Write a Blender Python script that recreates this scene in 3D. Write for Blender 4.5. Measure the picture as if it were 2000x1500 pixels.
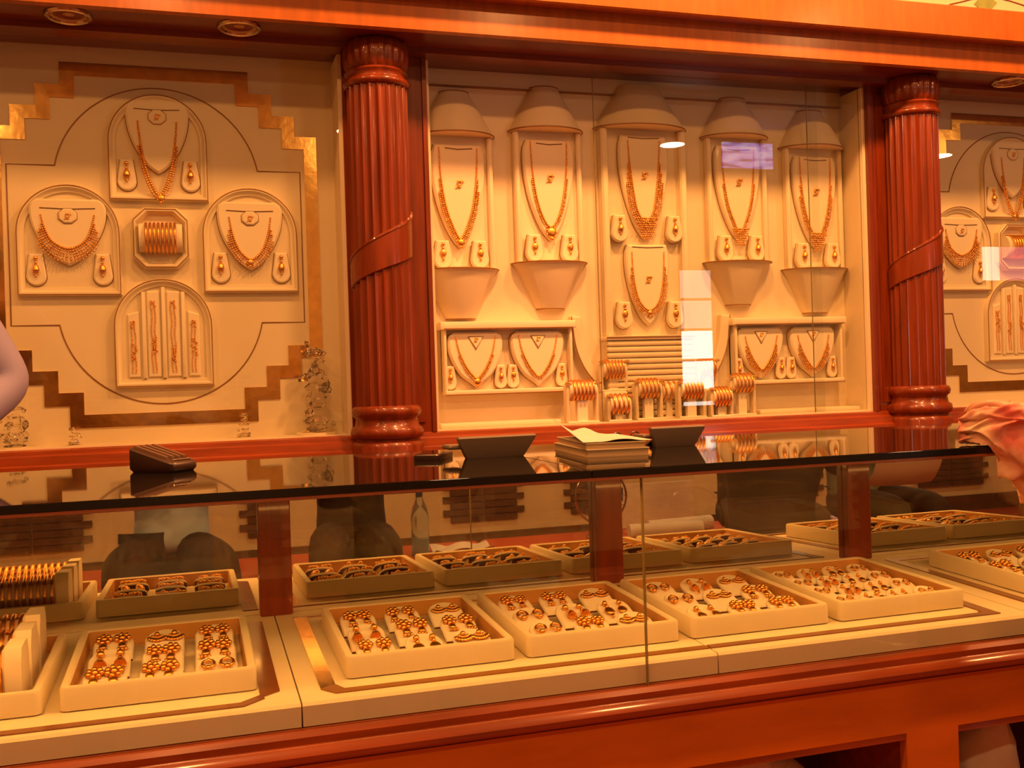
import bpy, math, random
from mathutils import Vector, Matrix
random.seed(7)
S = bpy.context.scene
for o in list(bpy.data.objects): bpy.data.objects.remove(o)
C = S.collection
pi, sin, cos, rad = math.pi, math.sin, math.cos, math.radians

# ---------------------------------------------------------------- camera, world, exposure, lights
EYE = 1.12                                   # seated eye height, metres
cam = bpy.data.cameras.new('camera'); co = bpy.data.objects.new('camera', cam); C.objects.link(co)
cam.sensor_width = 36; cam.lens = 36.0; cam.clip_start = .02
_yaw, _roll, _pit = rad(17.3), rad(1.83), rad(-.14)
_F = Vector((sin(_yaw)*cos(_pit), cos(_yaw)*cos(_pit), sin(_pit))); _R0 = Vector((cos(_yaw), -sin(_yaw), 0)); _U0 = _R0.cross(_F)
_R = _R0*cos(_roll) - _U0*sin(_roll); _U = _U0*cos(_roll) + _R0*sin(_roll)
m = Matrix((_R, _U, -_F)).transposed().to_4x4(); m.translation = (0, 0, EYE); co.matrix_world = m
S.camera = co
w = bpy.data.worlds.new('world'); S.world = w; w.use_nodes = True
w.node_tree.nodes['Background'].inputs[0].default_value = (1, .6, .3, 1); w.node_tree.nodes['Background'].inputs[1].default_value = .0
S.view_settings.view_transform = 'Standard'; S.view_settings.look = 'None'; S.view_settings.gamma = 1; S.view_settings.use_curve_mapping = False
S.view_settings.exposure = -0.36
WARM = (1, .395, .118)
CASEC = (1, .41, .088)
DAY = (.92, .95, 1)
def area(name, loc, e, sx, sy=None, rot=(0,0,0), col=WARM, disk=False, spread=180):
    l = bpy.data.lights.new(name, 'AREA'); l.energy = e; l.color = col; l.size = sx
    l.shape = 'DISK' if disk else 'RECTANGLE'
    if not disk: l.size_y = sy
    l.spread = rad(spread)
    o = bpy.data.objects.new(name, l); C.objects.link(o); o.location = loc; o.rotation_euler = rot; return o
# ceiling lamps over the customers, then over the aisle behind the counter, then at the back of the shop
for x in (-1.7, -.1, 1.6, 3.4): area('ceiling_lamp', (x, .85, 3.06), 32, .18, disk=True)
for x, e in ((-.9, 19), (.1, 22), (1.2, 66), (2.1, 62), (3.3, 40)): area('ceiling_lamp', (x, 2.15, 3.06), e, .2, disk=True)
for x in (-1.5, 1.2, 3.9, 6.6): area('ceiling_lamp', (x, -1.35, 3.06), 30, .2, disk=True, col=(1, .56, .24))
# lamp tube under the counter top, along its front edge
area('counter_lamp', (.85, 1.515, .957), 13, 3.9, .02, rot=(rad(12), 0, 0), col=CASEC)

# ---------------------------------------------------------------- materials
def mat(name, col, rough=.5, metal=0, coat=0, coatr=.08, spec=.5, bump=0, bscale=40, var=0, vscale=6, stretch=None, em=None, emc=None, trans=0, ior=1.5, col2=None):
    M = bpy.data.materials.new(name); M.use_nodes = True; N = M.node_tree.nodes; L = M.node_tree.links
    b = N['Principled BSDF']; b.inputs['Base Color'].default_value = (*col, 1); b.inputs['Roughness'].default_value = rough
    b.inputs['Metallic'].default_value = metal; b.inputs['Coat Weight'].default_value = coat; b.inputs['Coat Roughness'].default_value = coatr
    b.inputs['Specular IOR Level'].default_value = spec; b.inputs['Transmission Weight'].default_value = trans; b.inputs['IOR'].default_value = ior
    if em: b.inputs['Emission Color'].default_value = (*emc, 1); b.inputs['Emission Strength'].default_value = em
    tc = None
    if var or bump:
        tc = N.new('ShaderNodeTexCoord'); mp = N.new('ShaderNodeMapping'); L.new(tc.outputs['Object'], mp.inputs[0])
        if stretch: mp.inputs['Scale'].default_value = stretch
    if var:
        n = N.new('ShaderNodeTexNoise'); n.inputs['Scale'].default_value = vscale; n.inputs['Detail'].default_value = 5; L.new(mp.outputs[0], n.inputs[0])
        r = N.new('ShaderNodeValToRGB'); c2 = col2 or tuple(c*(1-var) for c in col)
        r.color_ramp.elements[0].color = (*c2, 1); r.color_ramp.elements[1].color = (*col, 1)
        r.color_ramp.elements[0].position = .3; r.color_ramp.elements[1].position = .68
        L.new(n.outputs['Fac'], r.inputs[0]); L.new(r.outputs[0], b.inputs['Base Color'])
    if bump:
        n2 = N.new('ShaderNodeTexNoise'); n2.inputs['Scale'].default_value = bscale; n2.inputs['Detail'].default_value = 4; L.new(mp.outputs[0], n2.inputs[0])
        bp = N.new('ShaderNodeBump'); bp.inputs['Strength'].default_value = bump; bp.inputs['Distance'].default_value = .003
        L.new(n2.outputs['Fac'], bp.inputs['Height']); L.new(bp.outputs[0], b.inputs['Normal'])
    return M
def pane_mat(name, tint=(.97, .98, .95), ior=1.5):
    M = bpy.data.materials.new(name); M.use_nodes = True; N = M.node_tree.nodes; L = M.node_tree.links; N.clear()
    o = N.new('ShaderNodeOutputMaterial'); t = N.new('ShaderNodeBsdfTransparent'); t.inputs[0].default_value = (*tint, 1)
    g = N.new('ShaderNodeBsdfGlossy'); g.inputs['Roughness'].default_value = 0; f = N.new('ShaderNodeFresnel')
    # same reflectance on both faces of the pane (the Fresnel node inverts the index on back faces)
    ge = N.new('ShaderNodeNewGeometry'); mr = N.new('ShaderNodeMapRange'); mr.inputs['To Min'].default_value = ior; mr.inputs['To Max'].default_value = 1/ior
    L.new(ge.outputs['Backfacing'], mr.inputs['Value']); L.new(mr.outputs[0], f.inputs[0])
    x = N.new('ShaderNodeMixShader'); L.new(f.outputs[0], x.inputs[0]); L.new(t.outputs[0], x.inputs[1]); L.new(g.outputs[0], x.inputs[2]); L.new(x.outputs[0], o.inputs[0])
    return M
M = {}
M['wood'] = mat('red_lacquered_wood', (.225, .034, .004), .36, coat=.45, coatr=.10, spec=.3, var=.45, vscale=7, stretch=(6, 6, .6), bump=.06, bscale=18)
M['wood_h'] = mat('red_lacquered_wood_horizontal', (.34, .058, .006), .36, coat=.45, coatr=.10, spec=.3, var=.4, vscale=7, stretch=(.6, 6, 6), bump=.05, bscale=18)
M['beam'] = mat('orange_veneer', (.45, .12, .007), .38, spec=.3, coat=.35, coatr=.2, var=.25, vscale=9, stretch=(5, 1.5, .8), bump=.03, bscale=20)
M['front'] = mat('counter_veneer', (.62, .15, .006), .45, spec=.3, coat=.12, coatr=.2, var=.2, vscale=6, stretch=(1, 4, 5))
M['soffit'] = mat('dark_soffit_wood', (.2, .03, .008), .3, coat=.5, coatr=.15, var=.3, vscale=6, stretch=(.6, 4, 4))
M['cream'] = mat('cream_leatherette', (.80, .68, .46), .55, spec=.3, bump=.05, bscale=160, var=.06, vscale=3)
M['ivory'] = mat('ivory_suede', (.84, .73, .52), .7, spec=.2, bump=.05, bscale=200)
M['tray'] = mat('pale_tray_leatherette', (.78, .66, .43), .6, spec=.3, bump=.06, bscale=140, var=.06, vscale=8)
M['lining'] = mat('tan_tray_lining', (.62, .30, .075), .7, var=.2, vscale=14)
M['pad_back'] = mat('brown_shaded_pad_back', (.09, .03, .014), .7)  # brown pad backs; the dark tone also stands in for shade under them
M['line'] = mat('bronze_piping', (.30, .13, .03), .4, metal=.3)
M['gold'] = mat('gold', (1, .50, .11), .36, metal=1, var=.25, vscale=300)
M['goldfoil'] = mat('gold_mirror_strip', (.95, .52, .14), .16, metal=1, bump=.12, bscale=26, stretch=(1, 1, 1), var=.2, vscale=30)
M['bronze'] = mat('brown_inlay', (.24, .075, .018), .28, coat=.4, coatr=.1, var=.3, vscale=20)
M['black'] = mat('black_glass_top', (.010, .008, .006), .03, spec=.62)
M['edge'] = mat('black_edge', (.006, .005, .004), .25)
M['alu'] = mat('copper_channel', (.5, .22, .12), .35, metal=.7)
M['dark'] = mat('dark_leatherette', (.17, .115, .075), .65, bump=.1, bscale=90)
M['dplastic'] = mat('dark_brown_plastic', (.045, .018, .012), .35)
M['lplastic'] = mat('grey_brown_keys', (.16, .085, .05), .4)
M['paper'] = mat('white_paper', (.62, .58, .52), .7, var=.06, vscale=9)
M['page'] = mat('page_edges', (.55, .40, .22), .8, var=.35, vscale=8, stretch=(.4, .4, 160))
M['crystal'] = mat('clear_crystal', (1, .97, .93), .02, trans=1, ior=1.5)
M['silver'] = mat('silver', (.95, .9, .8), .15, metal=1)
M['glass'] = pane_mat('clear_pane')
M['glass_edge'] = mat('glass_edge', (.22, .16, .05), .25)
M['mirror'] = mat('mirror', (.80, .76, .68), .012, metal=1)
M['thread'] = mat('dark_thread', (.2, .085, .025), .8)
M['chrome'] = mat('chrome', (.6, .5, .36), .2, metal=1)
M['lens'] = mat('lamp_lens', (.5, .33, .15), .2, spec=.6)
M['wall'] = mat('cream_wall', (.70, .56, .34), .7, var=.08, vscale=2)
M['ceiling'] = mat('ceiling_white', (.55, .46, .34), .8)
M['floor'] = mat('red_floor', (.36, .06, .025), .35, var=.3, vscale=3)
M['brick'] = mat('dark_cladding', (.12, .06, .032), .6, var=.4, vscale=9)
M['tile'] = mat('cream_cladding', (.66, .55, .34), .6, var=.12, vscale=6)
M['skin'] = mat('skin', (.42, .20, .11), .5)
M['hair'] = mat('black_hair', (.012, .009, .007), .45)
M['eye'] = mat('eye', (.8, .76, .7), .2)
M['lav'] = mat('lavender_shirt', (.30, .27, .46), .85, bump=.1, bscale=14)
M['blue'] = mat('light_blue_shirt', (.34, .47, .62), .8, bump=.15, bscale=12)
M['dtrouser'] = mat('dark_trousers', (.024, .015, .010), .9)
M['djacket'] = mat('dark_brown_jacket', (.022, .013, .008), .85, bump=.08, bscale=6)
M['green'] = mat('grey_green_shirt', (.13, .16, .12), .85, bump=.2, bscale=12)
M['shawl'] = mat('peach_shawl', (.70, .50, .33), .9, spec=.1, var=1, vscale=16, col2=(.60, .14, .12), bump=.35, bscale=70)
M['leaf'] = mat('painted_leaf', (.25, .30, .05), .6, var=.3, vscale=30)
M['vine'] = mat('painted_vine', (.22, .06, .02), .6)
M['bag'] = mat('pale_bundle', (.72, .58, .45), .7, var=.25, vscale=12)
M['hole'] = mat('dark_recess', (.05, .012, .006), .6)
M['bottle'] = mat('clear_bottle', (.75, .9, .95), .05, trans=.9, ior=1.2)
M['water'] = mat('water', (.35, .6, .7), .05, trans=.6, ior=1.33)
M['cap'] = mat('blue_cap', (.04, .06, .12), .4)
M['red'] = mat('red_leatherette', (.45, .06, .02), .5)
M['daypane'] = mat('daylit_pane', (.6, .65, .7), .5, em=17, emc=(1, .97, .92))
M['daypane2'] = mat('shaded_daylit_pane', (.6, .6, .6), .5, em=5, emc=(1, .9, .8))
M['screen'] = mat('lit_screen', (.1, .1, .3), .4, em=7, emc=(.42, .36, .95))
def picture(mt, cols, sc):
    N = mt.node_tree.nodes; L = mt.node_tree.links; tc = N.new('ShaderNodeTexCoord'); mp = N.new('ShaderNodeMapping'); mp.inputs['Scale'].default_value = sc
    n = N.new('ShaderNodeTexNoise'); n.inputs['Scale'].default_value = 5; r = N.new('ShaderNodeValToRGB'); L.new(tc.outputs['Object'], mp.inputs[0]); L.new(mp.outputs[0], n.inputs[0]); L.new(n.outputs['Fac'], r.inputs[0])
    for i, c in enumerate(cols):
        e = r.color_ramp.elements[i] if i < 2 else r.color_ramp.elements.new(.5)
        e.position = .36+.28*i/(len(cols)-1); e.color = (*c, 1)
    L.new(r.outputs[0], N['Principled BSDF'].inputs['Emission Color'])
picture(M['screen'], [(.05, .03, .2), (.3, .25, .85), (.2, .45, 1), (.8, .7, 1)], (1, 1, 4))
M['pinksign'] = mat('lit_pink_sign', (.7, .2, .25), .5, em=6, emc=(1, .30, .32))
M['whitesign'] = mat('lit_white_sign', (.9, .9, .8), .5, em=9, emc=(1, .92, .75))

# ---------------------------------------------------------------- mesh helpers
class MB:
    def __init__(s): s.v = []; s.f = []
    def add(s, vs, fs):
        b = len(s.v); s.v += [tuple(v) for v in vs]; s.f += [tuple(i+b for i in f) for f in fs]; return s
    def box(s, x0, x1, y0, y1, z0, z1, bev=0):
        if bev <= 0:
            return s.add([(x0,y0,z0),(x1,y0,z0),(x1,y1,z0),(x0,y1,z0),(x0,y0,z1),(x1,y0,z1),(x1,y1,z1),(x0,y1,z1)],
                         [(0,3,2,1),(4,5,6,7),(0,1,5,4),(1,2,6,5),(2,3,7,6),(3,0,4,7)])
        b = bev
        def ring(d, z): return [(x0+d+b,y0+d,z),(x1-d-b,y0+d,z),(x1-d,y0+d+b,z),(x1-d,y1-d-b,z),(x1-d-b,y1-d,z),(x0+d+b,y1-d,z),(x0+d,y1-d-b,z),(x0+d,y0+d+b,z)]
        return s.loft([ring(b*.7, z0), ring(0, z0+b), ring(0, z1-b), ring(b*.7, z1)], cap=True)
    def loft(s, rings, cap=False, closed=True, capa=None, capb=None):
        n = len(rings[0]); vs = [p for r in rings for p in r]; fs = []
        for i in range(len(rings)-1):
            for j in range(n if closed else n-1):
                a = i*n+j; b2 = i*n+(j+1) % n; fs.append((a, b2, b2+n, a+n))
        if cap or capa: fs.append(tuple(range(n))[::-1])
        if cap or capb: fs.append(tuple((len(rings)-1)*n+j for j in range(n)))
        return s.add(vs, fs)
    def prism(s, out, y0, y1, bev=0):
        """outline [(x,z)] extruded from y0 (back) to y1 (front, smaller y) with a chamfer"""
        if area2(out) < 0: out = out[::-1]
        rings = [[(x, y0, z) for x, z in out]]
        if bev:
            sg = -1 if y1 < y0 else 1
            ins = inset(out, bev); rings += [[(x, y1-sg*bev, z) for x, z in out], [(x, y1, z) for x, z in ins]]
        else: rings.append([(x, y1, z) for x, z in out])
        return s.loft(rings, cap=True)
    def lathe(s, prof, n=24, c=(0,0), fn=None, cap=True):
        rings = []
        for r, z in prof:
            rings.append([((r*(fn(a) if fn else 1))*cos(a)+c[0], (r*(fn(a) if fn else 1))*sin(a)+c[1], z) for a in [2*pi*j/n for j in range(n)]])
        return s.loft(rings, cap=cap)
    def tube(s, pts, r, n=8, cap=True, flat=1):
        pts = [Vector(p) for p in pts]; rings = []; up = None
        for i, p in enumerate(pts):
            t = (pts[min(i+1, len(pts)-1)] - pts[max(i-1, 0)]).normalized()
            if up is None: up = Vector((0,1,0)) if abs(t.y) < .9 else Vector((1,0,0))
            a = t.cross(up).normalized(); up = a.cross(t).normalized()
            rr = r(i/(len(pts)-1)) if callable(r) else r
            rings.append([tuple(p + a*rr*cos(2*pi*k/n) + up*rr*flat*sin(2*pi*k/n)) for k in range(n)])
        return s.loft(rings, cap=cap)
    def sphere(s, c, r, n=6, k=4, sc=(1,1,1)):
        vs = [(c[0], c[1], c[2]-r*sc[2])]
        for i in range(1, k):
            ph = -pi/2 + pi*i/k
            vs += [(c[0]+r*sc[0]*cos(ph)*cos(2*pi*j/n), c[1]+r*sc[1]*cos(ph)*sin(2*pi*j/n), c[2]+r*sc[2]*sin(ph)) for j in range(n)]
        vs.append((c[0], c[1], c[2]+r*sc[2])); fs = []
        for j in range(n):
            fs.append((0, 1+(j+1) % n, 1+j)); l = 1+(k-2)*n; fs.append((l+j, l+(j+1) % n, len(vs)-1))
            for i in range(k-2): a = 1+i*n+j; b = 1+i*n+(j+1) % n; fs.append((a, b, b+n, a+n))
        return s.add(vs, fs)
    def torus(s, c, R, r, ax='x', n=24, k=6, wob=0, wide=1):
        rings = []
        for i in range(n):
            a = 2*pi*i/n; ring = []
            for j in range(k):
                q = 2*pi*j/k; rr = R + r*cos(q)*(1+wob*cos(9*a)); t = r*wide*sin(q)
                if ax == 'x': ring.append((c[0]+t, c[1]+rr*cos(a), c[2]+rr*sin(a)))
                elif ax == 'z': ring.append((c[0]+rr*cos(a), c[1]+rr*sin(a), c[2]+t))
                else: ring.append((c[0]+rr*cos(a), c[1]+t, c[2]+rr*sin(a)))
            rings.append(ring)
        rings.append(rings[0]); return s.loft(rings)
    def mesh(s, name, mats, smooth=35, pick=None):
        me = bpy.data.meshes.new(name); me.from_pydata(s.v, [], s.f)
        for mm in (mats if isinstance(mats, (list, tuple)) else [mats]): me.materials.append(M[mm])
        me.validate(); me.update()
        if pick:
            for p in me.polygons: p.material_index = pick(p)
        if smooth: me.shade_smooth(); me.set_sharp_from_angle(angle=rad(smooth))
        return me
    def build(s, name, mats, parent=None, loc=None, smooth=35, pick=None, rot=None):
        return link(name, s.mesh(name, mats, smooth, pick), parent, loc, rot)
def area2(o): return sum(o[i][0]*o[(i+1) % len(o)][1]-o[(i+1) % len(o)][0]*o[i][1] for i in range(len(o)))
def inset(o, d):
    n = len(o); r = []
    for i in range(n):
        p, q, t = Vector(o[i-1]), Vector(o[i]), Vector(o[(i+1) % n])
        a = (q-p); b = (t-q)
        a = a.normalized() if a.length > 1e-9 else b.normalized(); b = b.normalized() if b.length > 1e-9 else a
        na = Vector((-a.y, a.x)); nb = Vector((-b.y, b.x)); nn = na+nb
        k = max(.5, 1+na.dot(nb)); r.append(tuple(q + nn*d/k))
    return r
def link(name, me, parent=None, loc=None, rot=None):
    o = bpy.data.objects.new(name, me); C.objects.link(o)
    if parent: o.parent = parent
    if loc: o.location = loc
    if rot: o.rotation_euler = rot
    return o
def tag(o, label, cat, group=None, kind=None):
    if label: o['label'] = label
    if cat: o['category'] = cat
    if group: o['group'] = group
    if kind: o['kind'] = kind
    return o
def thing(name, label, cat, loc=(0,0,0), group=None, rot=None):
    return tag(link(name, None, None, loc, rot), label, cat, group)
def struct(name, mb, m, smooth=35):
    o = mb.build(name, m, smooth=smooth); o['kind'] = 'structure'; return o
def B(*a, **k): return MB().box(*a, **k)
ORD = ['first','second','third','fourth','fifth','sixth','seventh','eighth','ninth','tenth','eleventh','twelfth','thirteenth','fourteenth']

# ---------------------------------------------------------------- room shell
YW, YP, ZT = 3.20, 3.35, 2.178             # wall woodwork plane, display back panel plane, soffit height
struct('floor', B(-4.2, 10.2, -2.75, 3.5, -.04, 0), 'floor')
struct('ceiling', B(-4.2, 10.2, -2.75, 3.5, 3.12, 3.2), 'ceiling')
struct('wall_back', B(-4.2, 10.2, 3.42, 3.52, 0, 3.12), 'wall')
struct('wall_left', B(-4.2, -4.1, -2.75, 3.42, 0, 3.12), 'wall')
struct('wall_right', B(10.1, 10.2, -2.75, 3.42, 0, 3.12), 'wall')
YO = -2.6
wf = struct('wall_front', B(-4.1, 10.1, YO-.1, YO, 0, 3.12), 'tile')
# dark stone cladding in toothed columns on the opposite wall (seen in the counter mirror)
bm_s = B(-.5, .5, 0, .02, 0, .038).mesh('brick', 'brick', 0)
for cx, wd in ((-.93, .56), (.36, .12), (1.83, .46), (2.62, .34), (4.2, .4), (5.6, .6)):
    for k in range(24):
        z = .20+k*.044
        if z > 1.6: break
        for h in (0, 1):
            ww = wd/2 + (.05 if k % 2 else 0) - .004
            o = link('brick', bm_s, wf, (cx + (-1 if h == 0 else 1)*(ww/2+.004), YO, z)); o.scale = (ww, 1, 1)
struct('baseboard_front', B(-4.1, 10.1, YO, YO+.02, 0, .12), 'brick')

# woodwork of the back wall
def extrude_x(prof, x0, x1):
    a = [(x0, y, z) for y, z in prof]; b = [(x1, y, z) for y, z in prof]; return MB().loft([a, b], cap=True)
X0, X1 = -1.6, 4.9
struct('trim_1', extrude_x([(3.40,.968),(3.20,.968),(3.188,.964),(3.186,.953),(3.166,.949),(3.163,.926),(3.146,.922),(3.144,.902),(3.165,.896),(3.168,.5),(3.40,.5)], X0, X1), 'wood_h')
struct('trim_2', extrude_x([(3.0, ZT), (3.40, ZT), (3.40, 2.24), (3.0, 2.24)], X0, X1), 'soffit')
struct('trim_3', extrude_x([(2.985, 2.176), (3.002, 2.172), (3.002, 2.42), (2.985, 2.42)], X0, X1), 'beam')
struct('trim_4', extrude_x([(2.925, 2.270), (2.930, 2.265), (2.985, 2.272), (2.985, 2.382), (2.932, 2.378), (2.925, 2.373)], X0, X1), 'beam')
struct('trim_5', extrude_x([(3.145, 2.160), (3.21, 2.160), (3.21, ZT), (3.145, ZT)], X0, X1), 'soffit')
struct('trim_6', B(X0, X1, 2.938, 2.985, 2.378, 3.12), 'wall')
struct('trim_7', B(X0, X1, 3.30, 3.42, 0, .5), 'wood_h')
for i, (a, b) in enumerate(((-1.18, -.632), (.472, .740), (2.392, 2.662), (3.69, 3.95))):
    mb = MB().box(a, b, YW, 3.40, .5, ZT).box(b-.014 if i != 2 else a, b if i != 2 else a+.014, YW-.008, YW, .968, 2.16).box(a+.035, b-.035, YW-.006, YW, 1.0, 2.13)
    struct('trim_%d' % (8+i), mb, 'wood')
# painted leaf spray on the frieze above the beam
spray = thing('painted_leaf_spray', 'green painted leaf spray on the cream frieze above the beam at right', 'wall painting', (2.71, 2.938, 2.427))
def leaf(cx, cz, L, a):
    o = [];
    for i in range(9): t = i/8; o.append((t*L, .26*L*sin(pi*t)))
    for i in range(7, 0, -1): t = i/8; o.append((t*L, -.26*L*sin(pi*t)))
    return [(cx+x*cos(a)-z*sin(a), cz+x*sin(a)+z*cos(a)) for x, z in o]
for (cx, cz, L, a) in ((-.055, -.036, .10, .12), (.05, .02, .11, .7), (-.10, .03, .09, 2.4), (.16, .03, .10, 1.9), (.22, -.01, .08, .3)):
    MB().prism(leaf(cx, cz, L, a), 0, -.0016).build('leaf', 'leaf', spray)
MB().tube([(-.16, -.001, -.046), (-.10, -.001, -.03), (0, -.001, 0), (.1, -.001, -.012), (.19, -.001, -.028), (.26, -.001, -.01)], .0022, 5).build('stem', 'vine', spray)
MB().tube([(.16, -.001, -.022), (.18, -.001, -.045), (.2, -.001, -.048)], .0018, 5).build('stem', 'vine', spray)
# recessed lamps in the soffit
for x, lab in ((-.298, 'round recessed downlight in the soffit, the larger one at far left'), (.161, 'round recessed downlight in the soffit just left of the left column'), (2.93, 'round recessed downlight in the soffit at the right edge')):
    t = thing('downlight', lab, 'downlight', (x, 3.076, ZT), 'soffit downlights')
    MB().torus((0,0,-.002), .056, .008, 'z', 32, 8).build('bezel', 'chrome', t)
    MB().lathe([(.05, -.003), (.03, .004), (.012, -.001), (.0005, -.003)], 24, cap=False).build('lens', 'lens', t)

# ---------------------------------------------------------------- columns
def column(x, lab):
    t = thing('fluted_column', lab, 'column', (x, 3.15, 0)); R = .094; NF = 22
    def flute(a):
        u = (a*NF/(2*pi)) % 1; return 1 - .085*max(0, sin(pi*u))**.8
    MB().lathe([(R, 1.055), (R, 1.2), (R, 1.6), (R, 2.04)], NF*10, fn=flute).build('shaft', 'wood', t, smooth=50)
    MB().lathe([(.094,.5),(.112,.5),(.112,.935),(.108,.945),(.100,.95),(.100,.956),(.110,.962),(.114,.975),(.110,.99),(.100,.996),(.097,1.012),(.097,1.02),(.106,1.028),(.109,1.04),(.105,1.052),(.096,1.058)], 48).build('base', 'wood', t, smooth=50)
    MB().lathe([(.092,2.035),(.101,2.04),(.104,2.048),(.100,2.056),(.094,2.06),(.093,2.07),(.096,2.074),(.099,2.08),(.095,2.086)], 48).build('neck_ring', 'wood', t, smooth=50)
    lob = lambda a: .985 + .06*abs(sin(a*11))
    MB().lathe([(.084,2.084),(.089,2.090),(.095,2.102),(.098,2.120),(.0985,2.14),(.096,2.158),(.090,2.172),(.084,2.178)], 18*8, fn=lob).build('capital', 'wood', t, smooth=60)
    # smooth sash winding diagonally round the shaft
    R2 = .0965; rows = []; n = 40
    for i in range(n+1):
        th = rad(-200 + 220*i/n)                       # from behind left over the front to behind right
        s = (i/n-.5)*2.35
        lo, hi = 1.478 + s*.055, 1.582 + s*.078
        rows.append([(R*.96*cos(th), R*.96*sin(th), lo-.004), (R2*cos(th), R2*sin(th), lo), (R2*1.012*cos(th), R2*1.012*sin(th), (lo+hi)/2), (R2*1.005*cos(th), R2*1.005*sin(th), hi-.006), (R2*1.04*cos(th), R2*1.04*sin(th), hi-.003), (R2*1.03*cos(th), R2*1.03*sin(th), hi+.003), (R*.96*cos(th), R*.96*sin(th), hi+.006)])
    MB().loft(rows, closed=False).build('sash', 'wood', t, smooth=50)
column(.572, 'red lacquered fluted column left of the central display bay')
column(2.547, 'red lacquered fluted column right of the central display bay')

# ---------------------------------------------------------------- jewellery shapes
def lerp_path(pts, n):
    """Catmull-Rom through 2-D points, n samples at even spacing"""
    P = [Vector(p) for p in pts]; P = [P[0]*2-P[1]] + P + [P[-1]*2-P[-2]]; d = []
    for i in range(1, len(P)-2):
        for k in range(16):
            t = k/16; a, b, c, e = P[i-1], P[i], P[i+1], P[i+2]
            d.append(.5*((2*b) + (c-a)*t + (2*a-5*b+4*c-e)*t*t + (3*b-a-3*c+e)*t**3))
    d.append(P[-2]); L = [0]
    for i in range(1, len(d)): L.append(L[-1]+(d[i]-d[i-1]).length)
    out = []; j = 0
    for k in range(n):
        s = L[-1]*k/(n-1)
        while j < len(L)-2 and L[j+1] < s: j += 1
        u = (s-L[j])/max(1e-9, L[j+1]-L[j]); out.append(d[j].lerp(d[j+1], min(1, u)))
    return out
def necklace(name, label, loc, pts, r=.0035, rows=1, thick=.0, pend=None, group='gold necklaces', start=.0, y=-.004):
    """beads along a U path (local x,z); extra rows widen towards the bottom; pendant at the lowest point"""
    mb = MB(); ln = sum((Vector(pts[i+1])-Vector(pts[i])).length for i in range(len(pts)-1)); n = max(20, int(ln/(r*1.75)))
    P = lerp_path(pts, n); rnd = random.Random(label)
    for i, p in enumerate(P):
        u = i/(n-1); wgt = sin(pi*u)
        if wgt < start: continue
        k = r*(.72+.5*wgt); mb.sphere((p.x, y, p.y), k, 6, 4)
        if rows > 1:
            a = P[max(0, i-1)]; b = P[min(n-1, i+1)]; t = (b-a).normalized(); nn = Vector((t.y, -t.x))
            for q in range(1, rows):
                if wgt > .35+.5*q/rows:
                    d = nn*(q*r*1.9*(.5+.7*wgt)); mb.sphere((p.x+d.x, y-.001, p.y+d.y), r*(.7+.5*rnd.random()), 5, 3)
    if pend:
        lo = min(P, key=lambda p: p.y); kind, s = pend
        if kind == 'drop':
            mb.sphere((lo.x, y-.003, lo.y-s*.5), s*.5, 10, 6, (1, .4, 1)); mb.sphere((lo.x, y-.003, lo.y-s*1.1), s*.22, 8, 5)
            for q in range(7): a = 2*pi*q/7; mb.sphere((lo.x+s*.5*cos(a), y-.003, lo.y-s*.5+s*.5*sin(a)), s*.13, 5, 3)
        if kind == 'bib':
            for iz in range(int(s/.008)):
                ww = .5*s*(1-.75*(iz*.008/s)**1.5)
                for ix in range(-int(ww/.007), int(ww/.007)+1): mb.sphere((lo.x+ix*.007+(iz % 2)*.0035, y-.002, lo.y+.012-iz*.008), .0038*(.7+.5*rnd.random()), 5, 3)
    return tag(mb.build(name, 'gold', None, loc, 80), label, 'necklace', group)
def ear_mesh(kind):
    mb = MB()
    if kind == 0:      # stud, bell, three tassels
        mb.sphere((0,-.004,0), .0055, 8, 5); mb.sphere((0,-.004,-.011), .0035, 6, 4); mb.lathe([(.002,-.014),(.006,-.019),(.0085,-.027),(.0085,-.029),(.001,-.029)], 10, (0,-.005))
        for x in (-.006,-.002,.002,.006): mb.sphere((x,-.005,-.033), .0022, 5, 3); mb.sphere((x*.8,-.005,-.0375), .0018, 5, 3)
        mb.sphere((0,-.005,-.043), .003, 6, 4, (.8,.8,1.5))
    if kind == 1:      # leaf drop
        mb.sphere((0,-.004,0), .005, 8, 5); mb.sphere((0,-.004,-.010), .004, 6, 4); mb.sphere((0,-.004,-.024), .011, 10, 6, (.8,.3,1)); mb.sphere((0,-.004,-.040), .004, 6, 4, (.8,.8,1.4))
    if kind == 2:      # flower cluster
        mb.sphere((0,-.003,0), .005, 8, 5)
        for q in range(7): a = 2*pi*q/7; mb.sphere((.0085*cos(a),-.003,.0085*sin(a)), .0042, 6, 4)
        mb.sphere((0,-.003,-.018), .006, 8, 5, (1,.5,1.2))
        for q in (-1, 0, 1): mb.sphere((q*.005,-.003,-.028), .003, 5, 4)
    if kind == 3:      # hoop with bead
        mb.torus((0,-.004,-.008), .0085, .0022, 'y', 16, 6); mb.sphere((0,-.004,.002), .003, 6, 4); mb.sphere((0,-.004,-.018), .0045, 7, 5)
    if kind == 4:      # fan
        mb.sphere((0,-.003,0), .0045, 8, 5)
        for q in range(-3, 4): a = -pi/2+q*.3; mb.sphere((.014*cos(a),-.003,.014*sin(a)), .0038, 6, 4, (1,.6,1.2)); mb.sphere((.008*cos(a),-.003,.008*sin(a)), .0026, 5, 3)
    return mb.mesh('earring', 'gold', 80)
EAR = [ear_mesh(k) for k in range(5)]
def earring(label, loc, kind, sc=1, rot=None, group='gold earrings'):
    o = link('earring', EAR[kind], None, loc, rot); o.scale = (sc,)*3; return tag(o, label, 'earring', group)
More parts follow.
